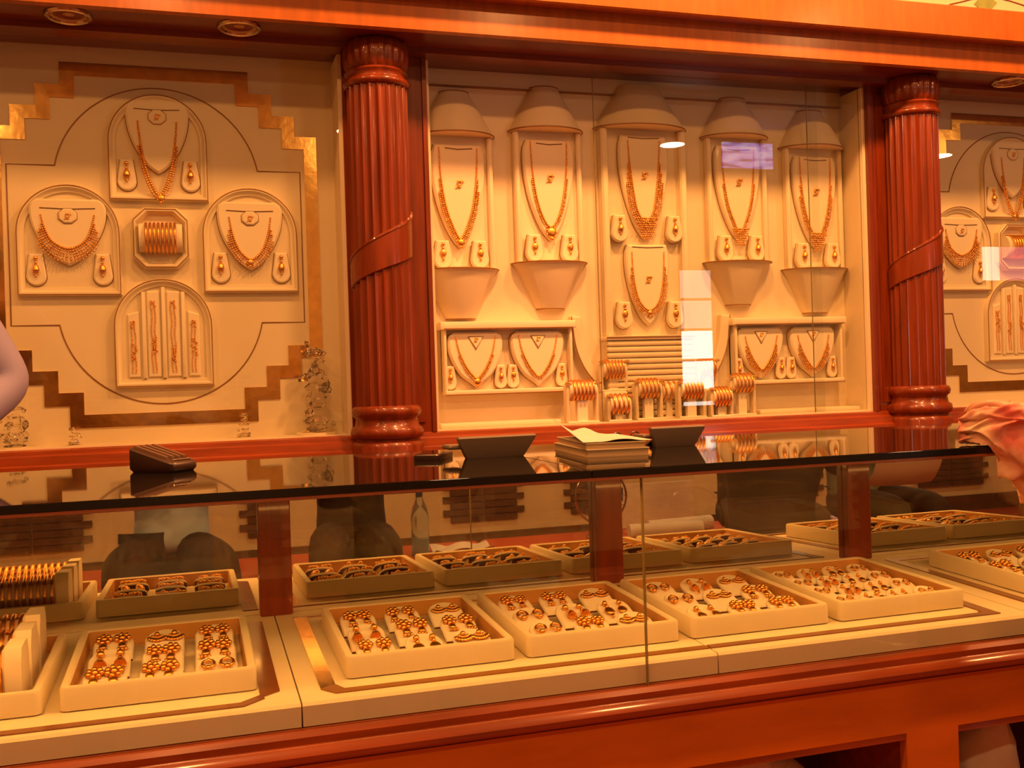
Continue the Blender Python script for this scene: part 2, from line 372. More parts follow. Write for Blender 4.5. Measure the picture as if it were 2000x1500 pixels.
def brooch_mesh():
    mb = MB().torus((0,-.004,0), .006, .0018, 'y', 12, 5)
    for x, z, r in ((.005,.006,.004), (-.003,.007,.003), (.009,.004,.003), (-.006,-.009,.003), (.001,-.010,.0035), (-.009,-.012,.0022)): mb.sphere((x,-.004,z), r, 6, 4, (1.2,.6,.8))
    return mb.mesh('ring', 'gold', 80)
RING = brooch_mesh()
def ring(label, loc, sc=1): o = link('ring', RING, None, loc); o.scale = (sc,)*3; return tag(o, label, 'ring', 'gold rings on the busts')

# ---------------------------------------------------------------- outlines
def tombstone(w, h):
    """earring pad: narrow flat top, rounded wide bottom; origin at top centre"""
    o = [(-w*.34, 0), (w*.34, 0)]
    o += [(w*.5*cos(a), -h+w*.5+w*.5*sin(a)) for a in [rad(12-d) for d in range(0, 205, 17)]]
    return o
def shield(w, h, top=.75, pt=.0):
    """bust: flat top, bulging shoulders, curved point; origin top centre"""
    half = [(w*.5*top, 0), (w*.5*.97, -h*.07), (w*.5, -h*.2), (w*.5*.95, -h*.38), (w*.5*.8, -h*.58), (w*.5*.56, -h*.77), (w*.5*(.28-pt*.1), -h*.92), (0, -h)]
    sm = lerp_path(half, 15)
    r = [(p.x, p.y) for p in sm]; return r + [(-x, z) for x, z in r[-2::-1]]
def arch(w, h, n=18, d=0):
    """arch outline: w half-width, h total height, base at z 0, semicircular head; d inset"""
    w2 = w-d; zc = h-w; o = [(-w2, d), (w2, d)]
    o += [(w2*cos(pi*i/n), zc+w2*sin(pi*i/n)) for i in range(n+1)]; return o
def moulding(outl, prof):
    """prof [(inset, y)] swept round an outline; outl(d) gives the outline inset by d"""
    return MB().loft([[(x, y, z) for x, z in outl(d)] for d, y in prof], capb=True)

# ---------------------------------------------------------------- left and right bays
GL = []
def strip(t, x0, x1, z0, z1): return MB().box(x0, x1, -.004, 0, z0, z1).build('border_strip', 'goldfoil', t)
def side_bay(cx, x0, x1, word, zz=0):
    """one wall bay: panel, stepped gold border, line inlay, arched frames with jewellery. word = 'left' / 'right'"""
    t = thing('display_bay', word + ' wall display bay with stepped gold border behind glass', 'display case', (cx, YP, 0))
    a, b = x0-cx, x1-cx
    MB().box(a, b, 0, .03, .968, ZT).build('back_panel', 'cream', t)
    MB().box(a, a+.012, -.15+.012, 0, .968, 2.16).build('side_panel', 'cream', t); MB().box(b-.012, b, -.15+.012, 0, .968, 2.16).build('side_panel', 'cream', t)
    MB().box(a+.012, b-.012, -.138, 0, .968, .972).build('floor_panel', 'cream', t)
    MB().box(a, b, -.136, -.130, .968, 2.16).build('glass_pane', 'glass', t)
    W = .04; ox = [.276, .346, .416, .484]; oz = [2.128, 2.060, 1.993, 1.929]; zc = 1.574
    for up in (1, -1):
        f = lambda z: zc + up*(z-zc)
        def st(xa, xb, za, zb): strip(t, xa, xb, min(f(za), f(zb)), max(f(za), f(zb)))
        st(-ox[0], ox[0], oz[0]-W, oz[0])
        for s in (-1, 1):
            for k in range(3):
                xa, xb = ox[k]-W, ox[k]
                st(*sorted((s*xa, s*xb)), oz[k+1]-W, oz[k]-W)
                st(*sorted((s*xb, s*ox[k+1])), oz[k+1]-W, oz[k+1])
    for s in (-1, 1): strip(t, *sorted((s*(ox[3]-W), s*ox[3])), zc-(oz[3]-zc)+W, oz[3]-W)
    # thin line inlay: big circle joined to a cross bar
    R = .302; hz = .241; oc_ = .186; ha = math.asin((hz-oc_)/R); xa = R*cos(ha)
    for up in (1, -1):
        pts = [(-.43, -.0005, zc), (-.43, -.0005, zc+up*hz), (-xa, -.0005, zc+up*hz)]
        pts += [(-R*cos(ha+(pi-2*ha)*i/40), -.0005, zc+up*(oc_+R*sin(ha+(pi-2*ha)*i/40))) for i in range(41)]
        pts += [(xa, -.0005, zc+up*hz), (.43, -.0005, zc+up*hz), (.43, -.0005, zc)]
        MB().tube(pts, .0022, 5).build('line_inlay', 'line', t)
    # arched necklace frames
    prof = [(0, 0), (0, -.012), (.004, -.020), (.009, -.020), (.014, -.012), (.018, -.010), (.022, -.010), (.024, -.003)]
    for where, dx, z0, h, kind in (('top', 0, 1.712, .328, 0), ('left', -.263, 1.421, .335, 1), ('right', .268, 1.428, .33, 2)):
        fr = thing('necklace_display', 'arched cream necklace frame at the %s of the %s wall bay' % (where, word), 'display frame', (cx+dx, YP, z0), 'arched necklace frames')
        w = .146
        moulding(lambda d: arch(w, h, 24, d), prof).build('frame', 'cream', fr, smooth=40)
        MB().tube([(x, -.021, z) for x, z in arch(w, h, 24, .003)+[arch(w, h, 24, .003)[0]]], .0016, 5).build('piping', 'line', fr)
        bz = h-.045 if kind else h-.02
        bw, bh = (.215, .20) if kind == 1 else (.2, .215) if kind == 2 else (.185, .225)
        sh = [(x, bz+z) for x, z in shield(bw, bh, .8)]
        MB().prism(sh, -.003, -.022, .006).build('bust_pad', 'ivory', fr)
        MB().tube([(x*1.01, -.0045, z) for x, z in sh+[sh[0]]], .0014, 4).build('bust_piping', 'line', fr)
        oc = [(.028*cos(pi/8+pi/4*i), bz-.052+.024*sin(pi/8+pi/4*i)) for i in range(8)]
        MB().prism(oc, -.018, -.028, .004).build('ring_pad', 'ivory', fr)
        MB().tube([(x, -.024, z) for x, z in oc+[oc[0]]], .0012, 4).build('ring_piping', 'line', fr)
        for s in (-1, 1):
            MB().prism([(x+s*.093, z+.126) for x, z in tombstone(.056, .096)], -.003, -.014, .004).build('earring_pad', 'ivory', fr)
            MB().tube([(x+s*.093, -.004, z+.126) for x, z in tombstone(.058, .098)+[tombstone(.058, .098)[0]]], .0012, 4).build('earring_piping', 'line', fr)
            earring('%s gold earring in the %s arched frame of the %s bay' % ('left' if s < 0 else 'right', where, word), (cx+dx+s*.093, YP-.013, z0+.112), 0, 1.25)
        ring('gold ring on the small octagonal pad of the %s arched frame, %s bay' % (where, word), (cx+dx, YP-.026, z0+bz-.052), .9)
        MB().tube([(-bw*.36, -.0235, bz-.028), (0, -.0235, bz-.031), (bw*.36, -.0235, bz-.028)], .0013, 4).build('thread', 'thread', fr)
        loc = (cx+dx, YP-.020, z0)
        if kind == 0: necklace('necklace', 'long beaded gold necklace in the top arched frame of the %s bay' % word, loc, [(-.058,bz-.03),(-.054,bz-.1),(-.040,bz-.2),(-.018,bz-.27),(0,bz-.292),(.018,bz-.27),(.040,bz-.2),(.054,bz-.1),(.058,bz-.03)], .0042, 2, pend=('drop', .022), start=.18)
        if kind == 1: necklace('necklace', 'broad crescent gold necklace in the left arched frame of the %s bay' % word, loc, [(-.078,bz-.03),(-.066,bz-.085),(-.045,bz-.128),(0,bz-.15),(.045,bz-.128),(.066,bz-.085),(.078,bz-.03)], .0036, 6, start=.15)
        if kind == 2: necklace('necklace', 'gold necklace with round pendant in the right arched frame of the %s bay' % word, loc, [(-.066,bz-.03),(-.055,bz-.1),(-.034,bz-.155),(0,bz-.182),(.034,bz-.155),(.055,bz-.1),(.066,bz-.03)], .0036, 4, pend=('drop', .02), start=.12)
    # octagonal bangle frame
    fr = thing('bangle_display', 'octagonal cream frame holding gold bangles in the middle of the %s bay' % word, 'display frame', (cx, YP, 1.595), 'octagonal frames')
    def octo(d, w=.083, h=.093, c=.034): w -= d; h -= d; return [(-w+c,-h),(w-c,-h),(w,-h+c),(w,h-c),(w-c,h),(-w+c,h),(-w,h-c),(-w,-h+c)]
    moulding(octo, [(0,0),(0,-.024),(.005,-.03),(.010,-.03),(.014,-.022),(.018,-.006)]).build('frame', 'cream', fr)
    MB().tube([(x, -.031, z) for x, z in octo(.004)+[octo(.004)[0]]], .0015, 5).build('piping', 'line', fr)
    roll = MB(); roll.loft([[(x, -.026-.034*cos(q), .044*sin(q)) for q in [2*pi*i/20 for i in range(20)]] for x in (-.063, -.061, .061, .063)], cap=True); roll.build('roll', 'ivory', fr)
    bmsh = MB().torus((0,0,0), .045, .0042, 'x', 28, 6, .25).mesh('bangle', 'gold', 80)
    for i in range(8): tag(link('bangle', bmsh, None, (cx-.042+.012*i, YP-.026, 1.595)), '%s gold bangle from the left on the octagonal frame, %s bay' % (ORD[i], word), 'bangle', 'bangles in octagonal frames')
    # slatted arched chain frame
    fr = thing('chain_display', 'slatted arched frame of gold chains at the bottom of the %s bay' % word, 'display frame', (cx, YP, 1.139), 'chain frames')
    w, h = .145, .333
    moulding(lambda d: arch(w, h, 24, d), [(0,0),(0,-.012),(.004,-.020),(.009,-.020),(.014,-.012),(.018,-.010),(.022,-.010),(.024,-.003)]).build('frame', 'cream', fr, smooth=40)
    MB().tube([(x, -.021, z) for x, z in arch(w, h, 24, .003)+[arch(w, h, 24, .003)[0]]], .0016, 5).build('piping', 'line', fr)
    for i, x in enumerate((-.058, 0, .058)):
        top = h-w+math.sqrt((w-.026)**2-x*x)
        MB().box(x-.006, x+.006, -.016, -.003, .026, top, .002).build('slat', 'ivory', fr)
    for i, x in enumerate((-.088, -.029, .029, .088)):
        top = h-w+math.sqrt(max(0, (w-.028)**2-(abs(x)+.02)**2))
        MB().prism([(x-.017, .03), (x+.017, .03), (x+.017, top-.01 if x > 0 else top), (x-.017, top if x > 0 else top-.01)] if i in (0, 3) else [(x-.019,.03),(x+.019,.03),(x+.019,top),(x-.019,top)], -.003, -.010, .003).build('chain_pad', 'ivory', fr)
        mb = MB(); rnd = random.Random(i*7+len(word))
        nb = int((top-.07)/.0052)
        for s in (-.006, .004):
            for k in range(nb): mb.sphere((x+s+.0015*sin(k*.4+i), -.0125, .045+k*.0052), .0024, 5, 3)
        zz2 = .06+rnd.random()*.1
        for k in range(9): mb.sphere((x+rnd.uniform(-.008,.008), -.014, zz2+k*.006), .0038, 5, 4)
        for k in range(5): mb.sphere((x+rnd.uniform(-.008,.008), -.014, top-.03-k*.005), .003, 5, 4)
        tag(mb.build('gold_chain', 'gold', None, (cx, YP, 1.139), 80), '%s hanging gold chain from the left in the slatted frame, %s bay' % (ORD[i], word), 'chain', 'chains in slatted frames')
    return t
side_bay(-.08, -.632, .472, 'left')
side_bay(3.175, 2.662, 3.69, 'right')

# crystal ornaments on the floor of the left bay
def crystal(label, x, h, w, seed, silver=False):
    rnd = random.Random(seed); t = thing('crystal_ornament', label, 'ornament', (x, 3.285, .972), 'crystal ornaments')
    MB().lathe([(w*.5,0),(w*.52,h*.03),(w*.42,h*.06),(w*.16,h*.10),(w*.08,h*.14)], 10, fn=lambda a: 1).build('base', 'silver', t, smooth=20)
    mb = MB()
    n = 5
    for k in range(n):
        z = h*(.14+.74*k/(n-1)); r = w*(.36 if k % 2 == 0 else .24)*(1-.25*k/n)
        mb.lathe([(w*.05, z-h*.05), (r*.7, z-h*.03), (r, z+h*.01), (r*.6, z+h*.05), (w*.05, z+h*.075)], 7, (rnd.uniform(-.05,.05)*w, 0))
    mb.build('stem', 'crystal', t, smooth=0)
    for k in range(int(8+h*60)):
        a = rnd.random()*2*pi; z = h*(.1+.9*rnd.random()); r = w*(.2+.28*rnd.random())*(1.1-.4*z/h); s = w*.09*(.6+.8*rnd.random())
        q = MB(); q.lathe([(.001, -s*1.5), (s, -s*.3), (s*.8, s*.5), (.001, s*1.2)], 6); o = q.build('facet_drop', 'crystal', t, (r*cos(a), r*sin(a)*.6, z), 0); o.rotation_euler = (rnd.uniform(-.8,.8), rnd.uniform(-.8,.8), rnd.random())
crystal('tall clear crystal ornament standing beside the left column', .372, .29, .125, 3)
crystal('small clear crystal ornament left of the tall crystal by the left column', .146, .078, .05, 5)
crystal('small bright crystal ornament on the sill of the left bay, far left', -.341, .052, .046, 9, True)
crystal('clear crystal ornament at the left edge of the photo, beside the lavender sleeve', -.50, .13, .1, 11)

# ---------------------------------------------------------------- central bay
bay = thing('display_bay', 'central wall display bay between the two fluted columns', 'display case', (1.565, YP, 0))
MB().box(-.825, .827, 0, .03, .968, ZT).build('back_panel', 'cream', bay)
MB().box(-.825, -.813, -.138, 0, .968, 2.16).build('side_panel', 'cream', bay); MB().box(.815, .827, -.138, 0, .968, 2.16).build('side_panel', 'cream', bay)
MB().box(-.813, .815, -.138, 0, .968, .973).build('floor_panel', 'cream', bay)
MB().box(-.80, -.38, -.10, 0, .973, .988, .003).build('low_step', 'cream', bay); MB().box(.38, .80, -.10, 0, .973, .988, .003).build('low_step', 'cream', bay)
MB().box(-.813, .815, -.02, 0, 2.118, 2.1205).build('top_line', 'line', bay)
def pane(x0, x1, y):
    p = MB().box(x0, x1, y, y+.005, .973, 2.16).build('glass_pane', 'glass', bay)
    MB().box(x0-.0015, x0, y, y+.005, .973, 2.16).build('pane_edge', 'glass_edge', p)
pane(1.321-1.565, 2.192-1.565, -.134); pane(2.16-1.565, .815, -.122)
# curved fins framing the centre
for s, x0 in ((-1, 1.257-1.565), (1, 1.873-1.565)):
    outer = lerp_path([(0, .365), (.004, .31), (.018, .24), (.045, .18), (.08, .135), (.095, .12)], 14); inner = lerp_path([(.036, .365), (.04, .31), (.052, .25), (.072, .2), (.1, .15), (.118, .12)], 14)
    o = [(x0-s*p.x*1.0, .973+p.y) for p in outer] + [(x0-s*p.x, .973+p.y) for p in inner[::-1]]
    MB().prism(o, 0, -.03, .004).build('curved_fin', 'cream', bay)
    MB().tube([(x0-s*p.x, -.031, .973+p.y) for p in outer], .0016, 4).build('fin_line', 'line', bay)

def half_ring(rx, ry, z, n=22): return [(rx*cos(pi*i/n), -ry*sin(pi*i/n), z) for i in range(n+1)]
def half_loft(mb, secs, cap=True):
    n = len(half_ring(1,1,0)); mb.loft([half_ring(*s) for s in secs], closed=False)
    if cap:
        for s, fl in ((secs[0], 0), (secs[-1], 1)):
            r = half_ring(*s); mb.add(r, [tuple(range(n))[::-1] if not fl else tuple(range(n))])
    return mb
HD = .115       # how far the hoods stand out from the panel (front of the half-cone)
def cone_stand(i, cx, ztop, zrim, zsh, zbot, kind):
    nm = ORD[i]; t = thing('cone_stand', '%s cone-hooded necklace stand from the left column' % nm, 'jewelry stand', (cx, YP, zbot), 'cone-hooded stands')
    q = lambda z: z-zbot
    half_loft(MB(), [(.134, .098, q(zrim)), (.130, .094, q(zrim)+.008), (.110, .080, q(zrim)+.045), (.085, .062, q(zrim)+.09), (.052, .036, q(ztop)-.004), (.050, .034, q(ztop))]).build('hood', 'cream', t, smooth=30)
    MB().tube(half_ring(.135, .099, q(zrim)+.002), .0025, 6).build('hood_rim', 'line', t); MB().tube(half_ring(.051, .035, q(ztop)), .002, 6).build('hood_top_rim', 'line', t)
    half_loft(MB(), [(.05, .034, 0), (.052, .037, .004), (.128, .090, q(zsh)-.006), (.136, .098, q(zsh))]).build('lower_cone', 'cream', t, smooth=30)
    MB().tube(half_ring(.137, .099, q(zsh)), .0025, 6).build('shelf_rim', 'line', t); MB().tube(half_ring(.051, .035, .001), .002, 6).build('foot_rim', 'line', t)
    for s in (-1, 1):
        MB().box(*sorted((s*.122, s*.104)), -.032, 0, q(zsh), q(zrim), .005).build('side_rail', 'ivory', t)
    MB().box(-.104, .104, -.012, 0, q(zsh), q(zrim)).build('tube_back', 'ivory', t)
    bt = q(zrim)-.03; bh = .345
    sh = [(x, bt+z) for x, z in shield(.185, bh, .86)]
    MB().prism(sh, -.012, -.034, .006).build('bust_pad', 'ivory', t)
    MB().tube([(x*1.01, -.014, z) for x, z in sh+[sh[0]]], .0014, 4).build('bust_piping', 'line', t)
    MB().tube([(-.045, -.035, bt-.012), (0, -.035, bt-.016), (.05, -.035, bt-.012)], .0016, 4).build('thread', 'thread', t)
    for s in (-1, 1):
        MB().prism([(x+s*.064, z+q(zsh)+.096) for x, z in tombstone(.062, .094)], -.022, -.046, .004).build('earring_pad', 'ivory', t)
        MB().tube([(x+s*.064, -.024, z+q(zsh)+.096) for x, z in tombstone(.064, .096)+[tombstone(.064, .096)[0]]], .0014, 4).build('earring_piping', 'line', t)
        earring('%s gold earring on the %s cone-hooded stand from the left column' % ('left' if s < 0 else 'right', nm), (cx+s*.064, YP-.044, zsh+.083), 1 if kind % 2 else 0, 1.25)
    ring('gold ring pinned on the bust of the %s cone-hooded stand' % nm, (cx+.002, YP-.033, zrim-.16), 1.25)
    lo = [.315, .30, 0, .315, .30][i]
    P = [(-.066, bt), (-.062, bt-.1), (-.048, bt-.2), (-.026, bt-.27), (0, bt-lo), (.026, bt-.27), (.048, bt-.2), (.062, bt-.1), (.066, bt)]
    L = ['plain gold necklace with pointed end', 'beaded gold necklace with bright pendant', '', 'beaded gold necklace with broad tassel', 'gold necklace with wide twin-strand tassel'][i]
    necklace('necklace', L + ' on the %s cone-hooded stand' % nm, (cx, YP-.033, zbot), P, .0034, [3, 2, 1, 2, 3][i], pend=[('drop', .026), ('drop', .036), None, ('bib', .07), ('bib', .075)][i], start=.03)
cone_stand(0, .869, 2.098, 1.947, 1.499, 1.334, 1)
cone_stand(1, 1.191, 2.130, 1.975, 1.523, 1.365, 1)
cone_stand(3, 1.922, 2.130, 1.982, 1.528, 1.373, 0)
cone_stand(4, 2.246, 2.098, 1.955, 1.503, 1.340, 0)
# wide centre stand with two busts
cx = 1.548; zb = .973
t = thing('cone_stand', 'wide centre necklace stand with hood, two busts and ribbed pedestal', 'jewelry stand', (cx, YP, zb), 'cone-hooded stands'); q = lambda z: z-zb
half_loft(MB(), [(.176, .104, q(1.998)), (.171, .100, q(2.006)), (.15, .088, q(2.04)), (.115, .066, q(2.095)), (.08, .042, q(2.15)), (.077, .04, q(2.154))]).build('hood', 'cream', t, smooth=30)
MB().tube(half_ring(.177, .105, q(2.0)), .0025, 6).build('hood_rim', 'line', t)
for s in (-1, 1): MB().box(*sorted((s*.164, s*.138)), -.04, 0, q(1.266), q(1.998), .006).build('side_rail', 'ivory', t)
MB().box(-.138, .138, -.014, 0, q(1.266), q(1.998)).build('back_board', 'cream', t)
MB().box(-.178, .166, -.07, 0, q(1.252), q(1.266), .003).build('shelf', 'ivory', t); MB().box(-.178, .166, -.0715, -.069, q(1.258), q(1.264)).build('shelf_line', 'line', t)
MB().box(-.172, .16, -.052, 0, 0, q(1.252)).build('pedestal', 'tray', t)
for k in range(13):
    z = q(1.252)-.0205*(k+1); MB().box(-.174, .162, -.064, -.05, z, z+.0165, .004).build('rib', 'tray', t)
for (bt, bh, bw, wd, which) in ((q(1.975), .37, .19, .055, 'upper'), (q(1.588), .285, .165, .06, 'lower')):
    sh = [(x, bt+z) for x, z in shield(bw, bh, .9)]
    MB().prism(sh, -.014, -.034 if which == 'upper' else -.042, .006).build('bust_pad', 'ivory', t)
    MB().tube([(x*1.01, -.016, z) for x, z in sh+[sh[0]]], .0014, 4).build('bust_piping', 'line', t)
    yy = -.035 if which == 'upper' else -.043
    MB().tube([(-.06, yy, bt-.008), (0, yy, bt-.011), (.06, yy, bt-.008)], .0015, 4).build('thread', 'thread', t)
    ring('gold ring pinned on the %s bust of the wide centre stand' % which, (cx, YP+yy+.002, zb+bt-(.14 if which == 'upper' else .12)), 1.2)
    for s in (-1, 1):
        ez = bt-bh+(.065 if which == 'upper' else .063)
        ex = .105 if which == 'upper' else .098
        MB().prism([(x+s*ex, z+ez+.02) for x, z in tombstone(.062, .094)], -.014, -.05, .004).build('earring_pad', 'ivory', t)
        MB().tube([(x+s*ex, -.03, z+ez+.02) for x, z in tombstone(.064, .096)+[tombstone(.064, .096)[0]]], .0014, 4).build('earring_piping', 'line', t)
        earring('%s gold earring beside the %s bust of the wide centre stand' % ('left' if s < 0 else 'right', which), (cx+s*ex, YP-.048, zb+ez+.007), 0 if which == 'upper' else 1, 1.25)
    if which == 'upper':
        necklace('necklace', 'heavy gold necklace with square bib on the upper bust of the centre stand', (cx, YP-.033, zb), [(-.062,bt),(-.056,bt-.1),(-.044,bt-.2),(-.03,bt-.27),(0,bt-.305),(.03,bt-.27),(.044,bt-.2),(.056,bt-.1),(.062,bt)], .0036, 4, pend=('bib', .085), start=.08)
    else:
        necklace('necklace', 'slender gold necklace with side clusters on the lower bust of the centre stand', (cx, YP-.041, zb), [(-.062,bt),(-.06,bt-.08),(-.052,bt-.15),(-.034,bt-.205),(0,bt-.232),(.034,bt-.205),(.052,bt-.15),(.06,bt-.08),(.062,bt)], .003, 4, pend=('drop', .02), start=.14)
# low boxes with two busts each
for side, x0, x1 in (('left', .796, 1.251), ('right', 1.880, 2.334)):
    bx0 = (x0+x1)/2; hw = (x1-x0)/2; z0, z1 = 1.090, 1.300
    t = thing('necklace_box', 'shallow cream box with two heart-shaped busts at lower %s of the central bay' % side, 'display box', (bx0, YP, z0), 'two-bust boxes')
    h = z1-z0
    MB().box(-hw, hw, -.012, 0, 0, h).build('box_back', 'cream', t)
    for nm2, bb in (('frame_side', (-hw, -hw+.010, -.05, 0, 0, h)), ('frame_side', (hw-.010, hw, -.05, 0, 0, h)), ('frame_bottom', (-hw, hw, -.055, 0, -.010, .006)), ('frame_top', (-hw-.012, hw+.012, -.06, 0, h-.002, h+.024))):
        MB().box(*bb, bev=.003).build(nm2, 'ivory', t)
    MB().tube([(-hw, -.057, -.009), (hw, -.057, -.009)], .0018, 5).build('edge_line', 'line', t); MB().tube([(-hw, -.061, h), (hw, -.061, h)], .0018, 5).build('edge_line', 'line', t)
    for b, bxo in (('left', -.115), ('right', .105)):
        sh = [(x+bxo, h-.012+z) for x, z in shield(.19, .185, .78, 1)]
        MB().prism(sh, -.012, -.04, .006).build('bust_pad', 'ivory', t)
        MB().tube([((x-bxo)*1.01+bxo, -.014, z) for x, z in sh+[sh[0]]], .0015, 4).build('bust_piping', 'line', t)
        MB().prism([(bxo-.026, h-.026), (bxo+.026, h-.026), (bxo+.018, h-.042), (bxo, h-.068), (bxo-.018, h-.042)], -.036, -.044, .003).build('ring_pad', 'ivory', t)
        MB().tube([(bxo+x, -.0415, h+z) for x, z in ((-.026,-.026),(.026,-.026),(0,-.07),(-.026,-.026))], .0014, 4).build('ring_piping', 'line', t)
        ring('gold ring on the %s bust of the %s low necklace box' % (b, side), (bx0+bxo, YP-.042, z0+h-.036), .75)
        for s in (-1, 1):
            MB().prism([(x+bxo+s*.088, z+.088) for x, z in tombstone(.044, .08)], -.012, -.03, .004).build('earring_pad', 'ivory', t)
            MB().tube([(x+bxo+s*.088, -.02, z+.088) for x, z in tombstone(.046, .082)+[tombstone(.046, .082)[0]]], .0013, 4).build('earring_piping', 'line', t)
            earring('%s gold earring by the %s bust of the %s low necklace box' % ('left' if s < 0 else 'right', b, side), (bx0+bxo+s*.088, YP-.029, z0+.076), 1 if side == 'left' and b == 'right' else 0, 1.0)
        tp = h-.02
        necklace('necklace', 'gold necklace on the %s bust of the %s low necklace box' % (b, side), (bx0+bxo, YP-.039, z0), [(-.07,tp),(-.058,tp-.055),(-.036,tp-.105),(-.012,tp-.138),(0,tp-.146),(.012,tp-.138),(.036,tp-.105),(.058,tp-.055),(.07,tp)], .0032, 2 if side == 'left' else 4, pend=('drop', .024) if (side, b) == ('left', 'left') else None, start=.02 if side == 'left' else .2)

# bangle stands on the floor of the central bay
bang = [MB().torus((0,0,0), R, .0032, 'x', 26, 6, .3, 1.1).mesh('bangle', 'gold', 80) for R in (.030, .034)]
def bangle_stand(i, x, y, z, w, h, lab, n):
    t = thing('bangle_stand', lab, 'bangle stand', (x, y, z), 'bangle stands in the central bay'); R = .034
    zc = h-R-.006
    MB().box(-w/2, w/2, -.022, .022, 0, .006, .002).build('foot', 'ivory', t)
    MB().box(-w*.16, w*.16, -.010, .010, .005, zc).build('stem', 'ivory', t)
    MB().loft([[(xx, (R-.005)*cos(a), zc+(R-.005)*sin(a)) for a in [2*pi*j/18 for j in range(18)]] for xx in (-w*.42, w*.42)], cap=True).build('roll', 'ivory', t)
    for s in (-1, 1):
        px = s*w*.46
        MB().box(px-.006, px+.006, -.016, .016, .005, h*.86, .003).build('end_post', 'tray', t)
        MB().tube([(px-.009*s, -.02, h*.86), (px-.002*s, -.02, h*.9), (px+.007*s, -.02, h*.9), (px+.010*s, -.02, h*.87)], .0045, 6).build('gold_tip', 'gold', t)
    for k in range(n):
        o = link('bangle', bang[1], None, (x-w*.30+w*.6*k/max(1, n-1), y, z+zc)); tag(o, '%s gold bangle from the left on %s' % (ORD[k], 'the '+lab.split(' in ')[0]), 'bangle', 'bangles on stands in the central bay')
ST = [(1.255, 3.245, .973, .115, .150, 6), (1.395, 3.300, 1.075, .10, .115, 6), (1.385, 3.235, .973, .085, .098, 4), (1.505, 3.255, .973, .10, .148, 5),
      (1.60, 3.290, .973, .07, .135, 3), (1.665, 3.245, .973, .105, .14, 6), (1.760, 3.305, 1.07, .075, .115, 4), (1.775, 3.235, .973, .085, .110, 5), (1.875, 3.262, .973, .10, .155, 5)]
for i, (x, y, z, w, h, n) in enumerate(ST):
    bangle_stand(i, x, y, z, w, h, '%s bangle stand from the left in the central bay' % ORD[i], n)
for x, ww in ((1.395, .09), (1.76, .08)):
    tag(B(x-ww/2, x+ww/2, 3.275, 3.335, .973, 1.075, bev=.004).build('riser_block', 'ivory'), 'cream riser block lifting the %s bangle stand of the central bay' % ('second' if x < 1.5 else 'seventh'), 'riser', 'riser blocks')

# ---------------------------------------------------------------- counter
YF, YM = 1.472, 2.0
def base_z(y): return .672 + .04*(y-YF)
ctr = thing('display_counter', 'long red wood glass-fronted jewellery counter in the foreground', 'counter', (0, YF, 0))
CX0, CX1 = -1.4, 3.2
L_ = lambda y: y-YF
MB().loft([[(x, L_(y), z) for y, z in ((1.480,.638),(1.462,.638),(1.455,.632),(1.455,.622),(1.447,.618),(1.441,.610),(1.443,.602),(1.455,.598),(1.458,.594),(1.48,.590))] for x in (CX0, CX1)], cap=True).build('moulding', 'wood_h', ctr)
# veneered front with two rows of recessed niches
zt, zb_ = .590, .06
holes = [(-.70,-.28), (-.18,.24), (.30,.62), (.718,1.137), (1.243,1.66), (1.78,2.2)]
hz0, hz1 = .14, .502
xs = [CX0] + [v for h in holes for v in h] + [CX1]
for k in range(0, len(xs), 2): MB().box(xs[k], xs[k+1], L_(1.464), L_(1.482), zb_, zt).build('front_stile', 'front', ctr)
for a, b in holes:
    MB().box(a, b, L_(1.464), L_(1.482), hz1, zt).build('front_rail', 'front', ctr); MB().box(a, b, L_(1.464), L_(1.482), zb_, hz0).build('front_rail', 'front', ctr)
    n = MB().box(a-.01, b+.01, L_(1.72), L_(1.735), hz0-.01, hz1+.01).build('niche_back', 'hole', ctr)
    nb = MB(); nb.box(a-.012, a, L_(1.482), L_(1.72), hz0-.012, hz1+.012); nb.box(b, b+.012, L_(1.482), L_(1.72), hz0-.012, hz1+.012); nb.box(a, b, L_(1.482), L_(1.72), hz1, hz1+.012); nb.box(a, b, L_(1.482), L_(1.72), hz0-.012, hz0); nb.build('niche_lining', 'wood_h', ctr)
    fr = MB(); fr.box(a, b, L_(1.466), L_(1.478), hz1-.012, hz1); fr.build('niche_edge', 'wood_h', ctr)
MB().box(CX0, CX1, L_(2.02), L_(2.06), .06, .966).build('back_board', 'wood_h', ctr)
MB().box(CX0, CX1, L_(1.50), L_(2.02), .60, .630).build('deck_board', 'wood_h', ctr)
MB().box(CX0, CX1, L_(1.52), L_(2.02), 0, .06).build('plinth', 'hole', ctr)
for x in (-.545, .138, .819, 1.43, 2.11): MB().box(x-.030, x+.030, L_(1.979), L_(1.9995), base_z(1.99), .966, .002).build('post', 'wood', ctr)
MB().box(CX0, CX1, L_(2.0), L_(2.008), .66, .966).build('mirror_back', 'mirror', ctr)
MB().box(CX0, CX1, L_(1.467), L_(1.478), .9635, .9675).build('front_channel', 'alu', ctr)
MB().box(CX0+.3, CX1-.3, L_(1.50), L_(1.53), .959, .967).build('lamp_housing', 'alu', ctr)
for a, b in ((CX0, .6645), (.6675, 2.4), (2.403, CX1)):
    g = MB().box(a, b, L_(1.469), L_(1.475), .638, .9635).build('front_glass', 'glass', ctr)
    MB().box(b, b+.0012, L_(1.468), L_(1.476), .638, .9635).build('glass_edge', 'glass_edge', g)
# counter top: two black glass slabs
for a, b, lab in ((CX0, .578, 'left half of the glossy black glass counter top'), (.580, CX1, 'right half of the glossy black glass counter top')):
    t = thing('countertop_slab', lab, 'counter top', (a, YF, .9675))
    MB().box(0, b-a, L_(1.464), L_(2.12), .0008, .0125, .0012).build('slab', 'black', t)
    MB().box(0, b-a, L_(1.462), L_(1.464), .0012, .0115).build('front_edge', 'edge', t)
